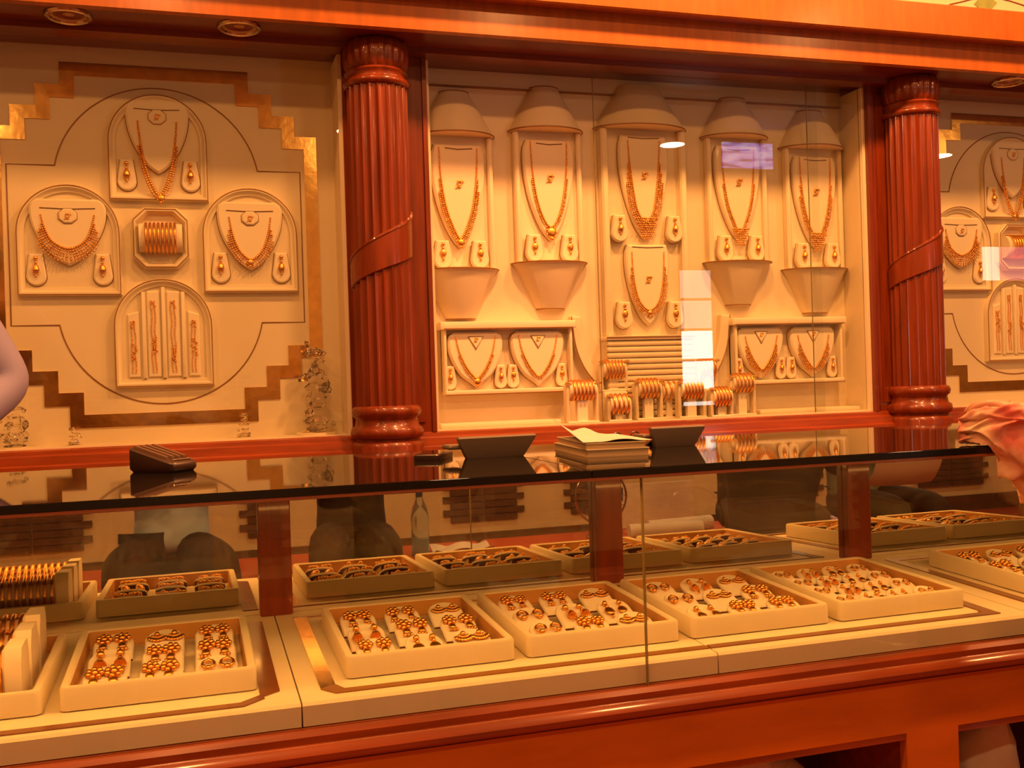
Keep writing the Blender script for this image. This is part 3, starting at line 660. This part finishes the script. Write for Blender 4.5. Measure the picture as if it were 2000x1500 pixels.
# sloping display bases with inlaid stripes
def base(x0, x1, lab):
    t = thing('sloping_platform', lab, 'display base', (x0, YF, .63), 'sloping cream bases in the counter')
    w = x1-x0; y1 = L_(1.998); zf, zr = .672-.63, base_z(1.998)-.63; g = .0012
    def R(x): return [(x, .008, .009), (x, .008, zf-.004), (x, .012, zf), (x, y1, zr), (x, y1, .009)]
    MB().loft([R(g), R(w-g)], cap=True).build('board', 'cream', t)
    return t
bases = [base(-.545, .1335, 'sloping cream display base under the leftmost earring tray'), base(.1335, .794, 'sloping cream display base with gold stripe, second from left'), base(.794, 1.43, 'sloping cream display base under the fourth and fifth earring trays'), base(1.43, 2.11, 'sloping cream display base at the right end of the counter')]
def stripe(t, p, mt, wd=None):
    """flat inlay polygon given as world (x,y) points on the sloping base"""
    x0 = t.location.x; top = [(x-x0, L_(y), base_z(y)-.63+.0016) for x, y in p]; bot = [(x-x0, L_(y), base_z(y)-.63-.001) for x, y in p]
    if area2(p) < 0: top = top[::-1]; bot = bot[::-1]
    MB().loft([bot, top], cap=True).build('stripe', mt, t)
stripe(bases[0], [(.079,1.945),(.108,1.945),(.108,1.545),(.079,1.525)], 'bronze'); stripe(bases[0], [(-.5,1.496),(.055,1.496),(.085,1.520),(.079,1.535),(.05,1.512),(-.5,1.512)], 'bronze')
stripe(bases[1], [(.165,1.945),(.189,1.945),(.189,1.545),(.166,1.53)], 'goldfoil')
stripe(bases[1], [(.166,1.530),(.185,1.505),(.7925,1.505),(.7925,1.521),(.2,1.521),(.189,1.545)], 'line')
stripe(bases[1], [(.189,1.945),(.7925,1.945),(.7925,1.955),(.165,1.955),(.165,1.945)], 'bronze')
stripe(bases[2], [(.7955,1.505),(1.378,1.505),(1.378,1.53),(1.350,1.53),(1.350,1.521),(.7955,1.521)], 'bronze')
stripe(bases[2], [(1.355,1.53),(1.378,1.53),(1.378,1.955),(1.355,1.955)], 'bronze'); stripe(bases[2], [(.7955,1.945),(1.355,1.945),(1.355,1.955),(.7955,1.955)], 'bronze')
stripe(bases[3], [(1.475,1.505),(1.497,1.505),(1.497,1.935),(1.475,1.935)], 'bronze'); stripe(bases[3], [(1.475,1.935),(2.1,1.935),(2.1,1.955),(1.475,1.955)], 'bronze'); stripe(bases[3], [(1.497,1.505),(2.1,1.505),(2.1,1.521),(1.497,1.521)], 'bronze')

# ---------------------------------------------------------------- trays
TILT = math.atan(.04)
def rrect(x0, x1, y0, y1, r, z, n=4):
    o = []
    for cx, cy, a0 in ((x1-r, y1-r, 0), (x0+r, y1-r, 90), (x0+r, y0+r, 180), (x1-r, y0+r, 270)):
        o += [(cx+r*cos(rad(a0+90*i/n)), cy+r*sin(rad(a0+90*i/n)), z) for i in range(n+1)]
    return o
TW, TD, TH, TY = .270, .315, .033, 1.560
trb = MB().loft([rrect(0,TW,0,TD,.010,0), rrect(0,TW,0,TD,.012,TH-.003), rrect(.002,TW-.002,.002,TD-.002,.011,TH), rrect(.011,TW-.011,.011,TD-.011,.006,TH), rrect(.013,TW-.013,.013,TD-.013,.005,TH-.002)], capa=True).mesh('tray_body', 'tray', 40)
trl = MB().loft([rrect(.013,TW-.013,.013,TD-.013,.005,TH-.002), rrect(.014,TW-.014,.014,TD-.014,.005,.005), rrect(.016,TW-.016,.016,TD-.016,.004,.004)], capb=True).mesh('lining', ['lining', 'tray'], 40, pick=lambda p: 1 if p.normal.z > .9 else 0)
def pad_mesh(w, d, hb, hf=.005):
    """tilted suede tongue, low at the front, its round back end lifted off the tray; brown underside and prop, coloured dark for the shade beneath"""
    out = [(-w/2, 0), (w/2, 0), (w/2, d*.62)] + [(w/2*cos(a), d*.62+d*.38*sin(a)) for a in [pi*i/12 for i in range(1, 12)]] + [(-w/2, d*.62)]
    hz = lambda y: hf+(hb-hf)*y/d
    ins = inset(out, .0022); th = .0065
    mb = MB().loft([[(x, y, hz(y)-th) for x, y in ins], [(x, y, hz(y)-th*.75) for x, y in out], [(x, y, hz(y)-.002) for x, y in out], [(x, y, hz(y)) for x, y in ins]], cap=True)
    mb.loft([[(-w*.36, d*.2, 0), (w*.36, d*.2, 0), (w*.3, d*.8, 0), (-w*.3, d*.8, 0)], [(-w*.36, d*.2, hz(d*.2)-th*.8), (w*.36, d*.2, hz(d*.2)-th*.8), (w*.3, d*.8, hz(d*.8)-th*.8), (-w*.3, d*.8, hz(d*.8)-th*.8)]], cap=True)
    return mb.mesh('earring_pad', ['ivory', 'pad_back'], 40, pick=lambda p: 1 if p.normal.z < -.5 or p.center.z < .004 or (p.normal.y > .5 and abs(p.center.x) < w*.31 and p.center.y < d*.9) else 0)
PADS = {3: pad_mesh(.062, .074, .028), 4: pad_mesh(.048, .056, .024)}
def tray(i, x, cols, rows, kinds, sc, cat_words):
    t = thing('earring_tray', '%s earring tray from the left, %s' % (ORD[i], cat_words), 'jewelry tray', (x, TY, base_z(TY)+.0017), 'earring trays in the counter', (TILT, 0, 0))
    link('tray_body', trb, t); link('lining', trl, t)
    pm = PADS[4 if cols*rows > 9 else 3]; pw = .062 if cols*rows <= 9 else .048; pd = .074 if cols*rows <= 9 else .056; hb = .028 if cols*rows <= 9 else .024
    hb -= .005
    gx = (TW-.032)/cols; gy = (TD-.040)/rows; rnd = random.Random(50+i); al = math.atan(hb/pd)
    mw = Matrix.Translation((x, TY, base_z(TY)+.0017)) @ Matrix.Rotation(TILT, 4, 'X')
    rn = {3: ['front', 'middle', 'back'], 4: ['front', 'second', 'third', 'back']}; cn = {3: ['left', 'centre', 'right'], 4: ['far-left', 'inner-left', 'inner-right', 'far-right']}
    for r in range(rows):
        for c in range(cols):
            px = .016+gx*(c+.5); py = .018+gy*r
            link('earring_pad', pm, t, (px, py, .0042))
            k = kinds[(r*cols+c) % len(kinds)]
            for s in (-1, 1):
                lx = px+s*pw*.22+rnd.uniform(-.002,.002); ly = py+pd*.70; lz = .0042+.005+hb*.70+.0012
                pos = mw @ Vector((lx, ly, lz))
                rot = (TILT+al-pi/2+.0, 0, rnd.uniform(-.12, .12))
                earring('%s gold earring, %s-row %s pad, %s earring tray from the left' % ('left' if s < 0 else 'right', rn[rows][r], cn[cols][c], ORD[i]), pos, k, sc*(.82+.13*rnd.random()), rot, 'earrings in the counter trays')
tray(0, -.193, 3, 3, [2, 2, 3, 0, 2, 2, 2, 4, 2], 1.25, 'beside the bangle tray')
tray(1, .208, 3, 3, [2, 1, 4, 0, 2, 2, 2, 2, 4], 1.2, 'right of the first wooden post')
tray(2, .498, 3, 3, [3, 2, 4, 3, 0, 1, 2, 2, 4], 1.15, 'in front of the middle wooden post')
tray(3, .790, 3, 3, [1, 2, 2, 3, 4, 2, 3, 0, 4], 1.1, 'just right of the glass joint')
tray(4, 1.080, 4, 4, [3, 0, 1, 3], .8, 'filled with small earrings')
tray(5, 1.522, 3, 3, [2, 4, 2], 1.15, 'cut off by the right edge of the photo')
tray(6, 1.812, 3, 3, [0, 2, 3], 1.1, 'seen only in the mirror at right')
# bangle tray at the far left
t = thing('bangle_tray', 'cream tray of gold bangle rolls at the far left of the counter', 'jewelry tray', (-.485, TY, base_z(TY)+.0017), None, (TILT, 0, 0))
link('tray_body', trb, t); link('lining', trl, t)
mw = Matrix.Translation((-.485, TY, base_z(TY)+.0017)) @ Matrix.Rotation(TILT, 4, 'X')
bg2 = MB().torus((0,0,0), .036, .0036, 'x', 26, 6, .35, 1.15).mesh('bangle', 'gold', 80)
for r in range(3):
    y = .062+r*.094; zc = .046
    MB().loft([[(xx, y+.030*cos(a), zc+.030*sin(a)) for a in [2*pi*j/18 for j in range(18)]] for xx in (.02, .238)], cap=True).build('bangle_roll', 'ivory', t)
    for xe in (.018, .216):
        MB().prism([(y2, z2) for y2, z2 in [(-.033,-.042),(.033,-.042),(.036,.02),(.026,.042),(-.026,.042),(-.036,.02)]], 0, .026, .004).build('roll_end', 'ivory', t, rot=(0,0,rad(90)), loc=(xe+.026, y, zc))
    for k in range(14):
        p = mw @ Vector((.05+.0125*k, y, zc)); o = link('bangle', bg2, None, p, (TILT, 0, 0))
        tag(o, '%s gold bangle from the left on the %s roll of the bangle tray' % (ORD[k], ['front', 'middle', 'back'][r]), 'bangle', 'bangles in the counter tray')

# ---------------------------------------------------------------- things on the counter top
ZC = .980
t = thing('card_terminal', 'dark brown ribbed card terminal lying on the counter top at left', 'card terminal', (-.055, 1.93, ZC), None, (0, 0, rad(-42)))
def wedge(d, top): return [(x, y, .006 if not top else .046-(x+.052)*.27-d*.2) for x, y, _ in rrect(-.052+d, .052-d, -.033+d, .033-d, .010, 0)]
MB().loft([[(x, y, 0) for x, y, _ in rrect(-.047, .047, -.029, .029, .008, 0)], wedge(0, 0), [(x, y, z-.004) for x, y, z in wedge(0, 1)], wedge(.004, 1)], cap=True).build('body', 'dplastic', t, smooth=50)
for k in range(4):
    y = -.025+k*.0145; MB().loft([[(x, y, .0455-(x+.052)*.27), (x, y+.008, .0455-(x+.052)*.27), (x, y+.007, .0495-(x+.052)*.27), (x, y+.001, .0495-(x+.052)*.27)] for x in (-.044, .030)], cap=True).build('ridge', 'lplastic', t)
MB().box(.036, .044, -.022, .022, .0185, .0228, .001).build('display', 'chrome', t)
def easel(label, x, y, w, rz):
    t = thing('necklace_pad', label, 'display pad', (x, y, ZC), 'black necklace pads on the counter', (0, 0, rad(rz)))
    def sl(z, ww, y): return [(-ww*.5, y, z), (ww*.5, y, z), (ww*.5, y+.014, z), (-ww*.5, y+.014, z)]
    MB().loft([sl(0, w*.74, 0), sl(.004, w*.78, -.002), sl(.034, w*1.0, -.014), sl(.038, w*1.02, -.015), sl(.041, w*1.0, -.012)], cap=True).build('board', 'dark', t)
    MB().loft([[(-w*.2, .08, 0), (w*.2, .08, 0), (w*.2, .086, 0), (-w*.2, .086, 0)], [(-w*.2, -.002, .037), (w*.2, -.002, .037), (w*.2, .004, .037), (-w*.2, .004, .037)]], cap=True).build('strut', 'dark', t)
    MB().box(-w*.60, -w*.40, .0, .05, .018, .026, .003).build('flap', 'dark', t)
easel('black tilted necklace pad on the counter left of the paper stack', .534, 1.83, .150, 4)
easel('black tilted necklace pad on the counter right of the paper stack', .918, 1.86, .118, 3)
t = thing('phone', 'slim dark phone lying on the counter near the left necklace pad', 'phone', (.428, 1.885, ZC), None, (0, 0, rad(-30)))
MB().loft([rrect(-.024,.024,-.05,.05,.008,0), rrect(-.025,.025,-.051,.051,.009,.003), rrect(-.025,.025,-.051,.051,.009,.009), rrect(-.023,.023,-.049,.049,.008,.011)], cap=True).build('body', 'dplastic', t)
MB().box(-.020, .020, -.044, .044, .0108, .0114).build('screen', 'black', t)
t = thing('pair_of_glasses', 'dark folded eyeglasses lying by the right necklace pad', 'glasses', (.868, 1.99, ZC), None, (0, 0, rad(10))); t.scale = (.75, .75, .75)
for s in (-1, 1):
    MB().torus((s*.03, 0, .017), .017, .0022, 'y', 18, 5).build('rim', 'dplastic', t); MB().lathe([(.016, -.0006), (.016, .0006)], 18).build('lens', 'crystal', t, rot=(rad(90),0,0), loc=(s*.03,0,.017))
    MB().tube([(s*.047, 0, .022), (s*.046, .004, .022), (-s*.02, .012+.006*(s+1), .008)], .002, 5).build('temple', 'dplastic', t)
MB().tube([(-.013,0,.02),(0,-.002,.024),(.013,0,.02)], .0018, 5).build('bridge', 'dplastic', t)
t = thing('ledger', 'thick bound ledger under the open white sheet on the counter', 'book', (.735, 1.815, ZC), 'ledgers on the counter', (0, 0, rad(-6)))
MB().box(-.058, .058, -.125, .125, 0, .002).build('cover', 'page', t); MB().box(-.056, .056, -.123, .123, .002, .013).build('pages', 'page', t); MB().box(-.058, .058, -.125, .125, .013, .0145).build('cover', 'tray', t)
t = thing('ledger', 'thinner ledger lying on top of the thick one on the counter', 'book', (.736, 1.817, ZC+.0146), 'ledgers on the counter', (0, 0, rad(-8)))
MB().box(-.056, .056, -.122, .122, 0, .0015).build('cover', 'page', t); MB().box(-.054, .054, -.120, .120, .0015, .0095).build('pages', 'page', t); MB().box(-.056, .056, -.122, .122, .0095, .011).build('cover', 'tray', t)
def sheet(w, d, f, th=.0008, nx=14, ny=10):
    mb = MB(); top = []
    for j in range(ny+1): top.append([(-w/2+w*i/nx, -d/2+d*j/ny, f(-1+2*i/nx, -1+2*j/ny)) for i in range(nx+1)])
    mb.loft([[(x, y, z+th) for x, y, z in r] for r in top], closed=False); mb.loft([[(x, y, z) for x, y, z in r[::-1]] for r in top], closed=False)
    e = [(0, i) for i in range(nx+1)] + [(j, nx) for j in range(1, ny+1)] + [(ny, i) for i in range(nx-1, -1, -1)] + [(j, 0) for j in range(ny-1, 0, -1)]
    mb.loft([[top[j][i] for j, i in e], [(top[j][i][0], top[j][i][1], top[j][i][2]+th) for j, i in e]]); return mb
sh = sheet(.128, .24, lambda u, v: .001+.050*max(0, -u-.1)**1.4*(.4+.4*v)+.014*max(0, v-.2)*max(0, 1-((u+.05)/.35)**2)+.004*max(0, 1-(u*2-.3)**2))
tag(sh.build('paper_sheet', 'paper', None, (.738, 1.815, ZC+.0257), rot=(0, 0, rad(-7))), 'open white sheet curling up on top of the ledgers', 'paper')

# pale bundles stored in the front niches
def bundle(label, x, z0, w, h, seed):
    rnd = random.Random(seed); mb = MB(); rings = []
    for k in range(7):
        u = k/6; r = w*.5*(.85+.2*sin(pi*u))*(1 if k < 6 else .5)
        rings.append([(r*cos(a)*(1+.12*sin(3*a+k)), .06*sin(a)*(1+.1*cos(4*a+k)), h*u) for a in [2*pi*j/18 for j in range(18)]])
    mb.loft(rings, cap=True); tag(mb.build('cloth_bundle', 'bag', None, (x, 1.61, z0), 70), label, 'bundle', 'bundles in the counter niches')
bundle('pale wrapped bundle in the left visible niche of the counter front', .90, .141, .30, .325, 2)
bundle('pale wrapped bundle in the right niche of the counter front', 1.415, .141, .13, .33, 4)

# ---------------------------------------------------------------- people
def skinned(name, chains, mt, parent, sub=2):
    """chains: lists of (point, radius) or (point, (rx, ry)); equal points are shared, the first one is the root"""
    vs, rs, es, idx = [], [], [], {}
    for ch in chains:
        prev = None
        for p, r in ch:
            k = tuple(round(c, 4) for c in p)
            if k not in idx: idx[k] = len(vs); vs.append(k); rs.append(r if isinstance(r, tuple) else (r, r))
            if prev is not None and prev != idx[k]: es.append((prev, idx[k]))
            prev = idx[k]
    me = bpy.data.meshes.new(name); me.from_pydata(vs, es, []); me.materials.append(M[mt])
    o = link(name, me, parent); o.modifiers.new('Skin', 'SKIN'); o.modifiers['Skin'].use_smooth_shade = True
    d = me.skin_vertices[0].data
    for i, r in enumerate(rs): d[i].radius = r; d[i].use_root = (i == 0)
    sm = o.modifiers.new('Subdivision', 'SUBSURF'); sm.levels = sub; sm.render_levels = sub
    return o
SIT = dict(pel=(0,0,.53), waist=(0,-.02,.70), chest=(0,-.01,.92), base=(0,0,1.07), neck=(0,.01,1.14),
           kneeL=(-.13,.43,.51), kneeR=(.13,.43,.51), ankL=(-.13,.42,.09), ankR=(.13,.42,.09), toeL=(-.14,.57,.04), toeR=(.14,.57,.04),
           elbL=(-.25,.02,.80), elbR=(.25,.02,.80), wriL=(-.12,.20,.84), wriR=(.12,.20,.84))
STAND = dict(pel=(0,0,.95), waist=(0,0,1.10), chest=(0,0,1.28), base=(0,0,1.44), neck=(0,.005,1.51),
             kneeL=(-.11,.02,.50), kneeR=(.11,.02,.50), ankL=(-.12,0,.09), ankR=(.12,0,.09), toeL=(-.14,.14,.04), toeR=(.14,.14,.04),
             elbL=(-.27,-.03,1.12), elbR=(.27,-.03,1.12), wriL=(-.25,.12,.92), wriR=(.25,.12,.92))
def V(*a): return Vector(a)
def person(label, loc, rz, pose, shirt, trousers, over={}, scale=1, group=None):
    J = {k: Vector(v) for k, v in {**pose, **over}.items()}
    t = thing('person', label, 'person', loc, group, (0, 0, rad(rz))); t.scale = (scale,)*3
    up = (J['neck']-J['base']).normalized()
    sh = {'L': J['base']+V(-.17, 0, -.035), 'R': J['base']+V(.17, 0, -.035)}; hip = {'L': J['pel']+V(-.09, .02, -.03), 'R': J['pel']+V(.09, .02, -.03)}
    hd = J['neck']+up*.10+V(0, .015, 0)
    body = [[(J['pel'], (.12, .09)), (J['waist'], (.11, .085)), (J['chest'], (.12, .09)), (J['base'], (.065, .06)), (J['neck'], .055), (J['neck']+up*.055+V(0,.01,0), (.062,.07)), (hd, (.074,.086)), (hd+up*.06, (.072,.082)), (hd+up*.105, (.045,.055))],
            [(hd, (.074,.086)), (hd+V(0,.092,-.006), .014), (hd+V(0,.104,-.018), .012)]]
    for s, sg in (('L', -1), ('R', 1)):
        body.append([(J['chest'], (.12,.09)), (sh[s], .06), (J['elb'+s], .042), (J['wri'+s], .028)])
        d = (J['wri'+s]-J['elb'+s]).normalized(); side = d.cross(V(0,0,1)).normalized()*sg if abs(d.z) < .95 else V(0,1,0)
        dn = V(0,0,-1) if abs(d.z) < .9 else V(0,-1,0)
        palm = J['wri'+s]+d*.055; kn = J['wri'+s]+d*.09
        body.append([(J['wri'+s], .028), (palm, (.036,.018)), (kn, (.034,.014))])
        for q, ln in ((-1.5,.055), (-.5,.068), (.5,.064), (1.5,.05)):
            k0 = kn+side*q*.019; body.append([(kn, (.034,.014)), (k0+d*.012, .0095), (k0+d*ln*.6+dn*.01, .009), (k0+d*ln*.9+dn*.03, .0075)])
        body.append([(palm, (.036,.018)), (palm-side*.04+d*.01, .0105), (palm-side*.05+d*.045+dn*.008, .0085)])
        body.append([(J['pel'], (.12,.09)), (hip[s], .08), (J['knee'+s], .055), (J['ank'+s], .036), (J['toe'+s], (.038,.025))])
    skinned('body', body, 'skin', t)
    sr = [[(J['pel']+V(0,.01,-.06), (.185,.155)), (J['pel']+V(0,0,.06), (.165,.125)), (J['waist'], (.16,.115)), (J['chest'], (.175,.12)), (J['base']-up*.02, (.09,.075)), (J['base']+up*.025, (.066,.062))]]
    for s in 'LR': sr.append([(J['chest'], (.175,.12)), (sh[s], .078), (sh[s].lerp(J['elb'+s], .55), .066), (J['elb'+s], .056), (J['elb'+s].lerp(J['wri'+s], .55), .048), (J['elb'+s].lerp(J['wri'+s], .85), .042)])
    skinned('shirt', sr, shirt, t)
    tr = [[(J['pel']+V(0,0,.03), (.15,.115)), (J['pel']-V(0,0,.03), (.155,.12))]]
    for s in 'LR': tr.append([(J['pel']-V(0,0,.03), (.155,.12)), (hip[s], .1), (hip[s].lerp(J['knee'+s], .5), .088), (J['knee'+s], .07), (J['knee'+s].lerp(J['ank'+s], .6), .058), (J['ank'+s]+V(0,0,.02), .056)])
    skinned('trousers', tr, trousers, t)
    for s in 'LR': skinned('shoe', [[(J['ank'+s]-V(0,.02,.035), (.045,.045)), (J['ank'+s].lerp(J['toe'+s], .6)-V(0,0,.005), (.044,.035)), (J['toe'+s]+V(0,.02,-.005), (.036,.026))]], 'dplastic', t, 1)
    mb = MB(); n = 20; rings = []
    for i in range(8):
        ph = i/7*1.75; rr = sin(ph) if ph < pi/2 else 1; z = cos(ph)*.115
        rings.append([(hd.x+.088*max(.02, rr)*cos(a), hd.y-.006+.098*max(.02, rr)*sin(a)*(1 if sin(a) < 0 else 1-.28*min(1, i/5)), hd.z+.03+z+(.05*max(0, sin(a))*(i/7))) for a in [2*pi*j/n for j in range(n)]])
    mb.loft(rings, cap=True).build('hair', 'hair', t, smooth=60)
    for s in (-1, 1):
        MB().sphere((hd.x+s*.031, hd.y+.078, hd.z+.012), .012, 8, 6, (1.2,.7,.8)).build('eye', 'eye', t); MB().sphere((hd.x+s*.083, hd.y, hd.z-.005), .022, 8, 6, (.35,.7,1.2)).build('ear', 'skin', t)
    MB().sphere((hd.x, hd.y+.083, hd.z-.045), .02, 10, 6, (1.2,.4,.35)).build('mouth', 'red', t)
    return t
def stool(label, x, y, h=.43):
    t = thing('stool', label, 'stool', (x, y, 0), 'customer stools')
    MB().lathe([(.02,h-.05),(.17,h-.05),(.18,h-.035),(.18,h-.012),(.165,h),(.02,h)], 28).build('seat', 'red', t, smooth=40)
    for k in range(4): a = pi/4+k*pi/2; MB().tube([(.10*cos(a),.10*sin(a),h-.05),(.16*cos(a),.16*sin(a),0)], .013, 8).build('leg', 'chrome', t)
    MB().torus((0,0,.16), .145, .008, 'z', 28, 6).build('foot_ring', 'chrome', t)
person('person in a lavender shirt standing behind the counter, elbow at the left edge', (-.705, 2.56, 0), 180, STAND, 'lav', 'dtrouser',
       dict(elbL=(-.315,-.02,1.165), wriL=(-.17,.16,1.03)), .985)
SE = [(-.10, -.36, 8, 'blue', 'dtrouser', 'seated person in light blue shirt and dark trousers, reflected in the counter mirror', .96),
      (.63, -.40, 6, 'djacket', 'dtrouser', 'seated person in dark jacket beside the blue shirt, reflected in the mirror', .95),
      (3.12, -.35, -8, 'green', 'djacket', 'seated person in grey-green shirt holding white paper, reflected in the mirror', .95),
      (2.42, -.15, 10, 'djacket', 'dtrouser', 'seated person in dark brown clothes, reflected between the two right posts', 1.0)]
for x, y, rz, sh_, tr_, lab, sc in SE:
    person(lab, (x, y, 0), rz, SIT, sh_, tr_, dict(kneeR=(.25,.40,.51), ankR=(.30,.36,.09), toeR=(.34,.50,.04)) if sh_ == 'blue' else {}, sc, 'customers in the shop'); stool('round red stool under the ' + lab.split(',')[0], x, y-.02, .40*sc)
# customer at the right leaning an arm on the counter
person('seated person in dark clothes at right, arm draped in a peach shawl', (1.86, .95, 0), 0, SIT, 'djacket', 'dtrouser',
       dict(ankL=(-.13,.28,.09), ankR=(.13,.28,.09), toeL=(-.14,.42,.04), toeR=(.14,.42,.04), elbL=(-.33,.30,.97), wriL=(-.43,.48,1.025), base=(0,.06,1.10), chest=(0,.03,.94), neck=(0,.08,1.17)), 1.0, 'customers in the shop')
stool('round red stool under the seated person with the peach shawl', 1.86, .93, .42)
# shawl gathered over that arm and over the counter edge
def shawl():
    C3 = [V(1.318,1.515,.998), V(1.345,1.49,1.012), V(1.385,1.455,1.02), V(1.43,1.425,1.012), V(1.49,1.37,1.01), V(1.56,1.29,1.04), V(1.66,1.16,1.08), V(1.74,1.04,1.09)]
    mb = MB(); rings = []; n = 110; K = 90
    rid = lambda x: 1-2*abs(sin(x))                    # sharp-crested fold
    for i in range(K+1):
        u = i/K*(len(C3)-1); a = min(int(u), len(C3)-2); p = C3[a].lerp(C3[a+1], u-a); tt = i/K
        rx = .010+.046*min(1, tt*5)**.6+.03*tt; dn = .02+.03*min(1, tt*4)
        if .10 < tt < .62: dn += .095*sin(pi*(tt-.10)/.52)**.7
        d = (C3[a+1]-C3[a]).normalized(); sd = V(d.y, -d.x, 0).normalized(); ring = []
        for j in range(n):
            q = 2*pi*j/n
            f = 1+.13*rid(2.5*q+4*tt)+.09*rid(3.5*q-17*tt+.6)+.05*rid(6*q+30*tt)+.045*sin(13*q-26*tt)
            hh = (.036 if sin(q) > 0 else dn)
            v = p+sd*(rx*.85*cos(q)*f)+V(0,0,hh*sin(q)*f)+d*(.010*rid(4*q+9*tt))
            if v.y > 1.458 and v.z < ZC+.002: v.z = ZC+.002+.004*abs(sin(7*q+20*tt))
            ring.append(tuple(v))
        rings.append(ring)
    mb.loft(rings, cap=True); return mb
tag(shawl().build('shawl', 'shawl', None, smooth=75), 'peach and pink shawl bunched over the counter edge at right', 'shawl')

# ---------------------------------------------------------------- back of the shop, seen in the mirror and in the panes
t = thing('bench', 'long low red bench along the opposite side, reflected in the counter mirror', 'bench', (1.0, -1.1, 0))
for k in range(5): MB().box(-1.9+.78*k+.004, -1.9+.78*(k+1)-.004, -.26, .26, .17, .27, .02).build('cushion', 'red', t)
MB().box(-1.9, 2.0, -.24, .24, 0, .17).build('plinth', 'djacket', t)
t = thing('water_bottle', 'clear plastic water bottle on the red bench, reflected in the mirror', 'bottle', (1.055, -1.0, .27))
MB().lathe([(.001,0),(.042,0),(.045,.01),(.043,.06),(.045,.10),(.043,.15),(.045,.19),(.036,.24),(.017,.285),(.016,.295)], 24).build('body', 'bottle', t, smooth=60)
MB().lathe([(.001,.004),(.040,.004),(.041,.085),(.001,.086)], 20).build('water', 'water', t, smooth=60); MB().lathe([(.018,.292),(.018,.318),(.001,.32)], 16).build('cap', 'cap', t)
tag(sheet(.30, .2, lambda u, v: .02*abs(sin(3*u+2*v))+.015*v*v).build('newspaper', 'paper', None, (1.27, -1.0, .272)), 'crumpled white paper on the red bench beside the bottle, reflected', 'paper')
for k, (x, a) in enumerate(((2.36, 8), (2.50, -6))):
    mb = MB(); mb.loft([[(xx, .04*cos(q), .04+.04*sin(q)) for q in [2*pi*j/18 for j in range(18)]] for xx in (-.2, .2)], cap=True)
    tag(mb.build('paper_roll', 'paper', None, (x, -.93-.12*k, .271), rot=(0, 0, rad(a))), 'rolled white poster on the bench, %s of two, reflected in the mirror' % ('nearer' if k == 0 else 'farther'), 'paper roll', 'rolled posters')
tag(B(2.2, 2.72, -1.33, -1.31, .275, .52).build('white_board', 'paper'), 'white board leaning behind the paper rolls on the bench, reflected', 'board')
t = thing('table_fan', 'grey round table fan on the red bench, reflected behind the middle post', 'fan', (2.06, -1.08, .27))
MB().lathe([(.09,0),(.09,.012),(.03,.025),(.014,.035),(.014,.09)], 24).build('base', 'chrome', t)
MB().torus((0,0,.22), .145, .006, 'y', 36, 6).build('guard', 'chrome', t)
for k in range(16): a = 2*pi*k/16; MB().tube([(.02*cos(a),.03,.22+.02*sin(a)),(.09*cos(a),.035,.22+.09*sin(a)),(.145*cos(a),0,.22+.145*sin(a))], .0018, 4).build('guard_wire', 'chrome', t)
for k in range(3):
    a = 2*pi*k/3; MB().prism([(.02*cos(a+.4),.22+.02*sin(a+.4)),(.125*cos(a-.25),.22+.125*sin(a-.25)),(.13*cos(a+.3),.22+.13*sin(a+.3)),(.10*cos(a+.7),.22+.10*sin(a+.7))], .01, .004).build('blade', 'cap', t)
MB().lathe([(.035,-.06),(.045,-.04),(.045,.03),(.02,.04)], 18).build('motor', 'dplastic', t, rot=(rad(90),0,0), loc=(0,-.03,.22))
tag(sheet(.36, .28, lambda u, v: .012*u*u+.01*sin(3*v)).build('newspaper', 'paper', None, (3.1, .10, .70), rot=(rad(55), 0, 0)), 'white newspaper held by the grey-green-shirted person, reflected in the mirror', 'newspaper')
w1 = struct('window_1', B(4.50, 4.90, YO, YO+.05, .95, 2.20), 'brick')
for r in range(4): MB().box(4.535, 4.865, YO+.045, YO+.056, .99+.295*r, 1.26+.295*r).build('pane', 'daypane' if r < 2 else 'daypane2', w1)
t = thing('television', 'lit violet-blue screen hung from the ceiling, reflected in the central pane', 'television', (4.4, -1.0, 2.80))
MB().box(-.26, .26, -.05, 0, -.02, .24, .01).build('casing', 'dplastic', t); MB().box(-.235, .235, 0, .004, .005, .215).build('screen', 'screen', t); MB().tube([(0,-.02,.24),(0,-.02,.32)], .015, 8).build('mount', 'chrome', t)
t = thing('lit_sign', 'lit pink and white sign on the opposite wall, reflected in the right pane', 'sign', (8.33, YO, 2.2))
MB().box(-.25, .55, 0, .08, -.18, .22, .01).build('casing', 'dplastic', t); MB().box(.0, .53, .08, .084, -.16, .20).build('panel', 'pinksign', t); MB().box(-.23, -.01, .08, .084, -.16, .20).build('panel', 'whitesign', t)
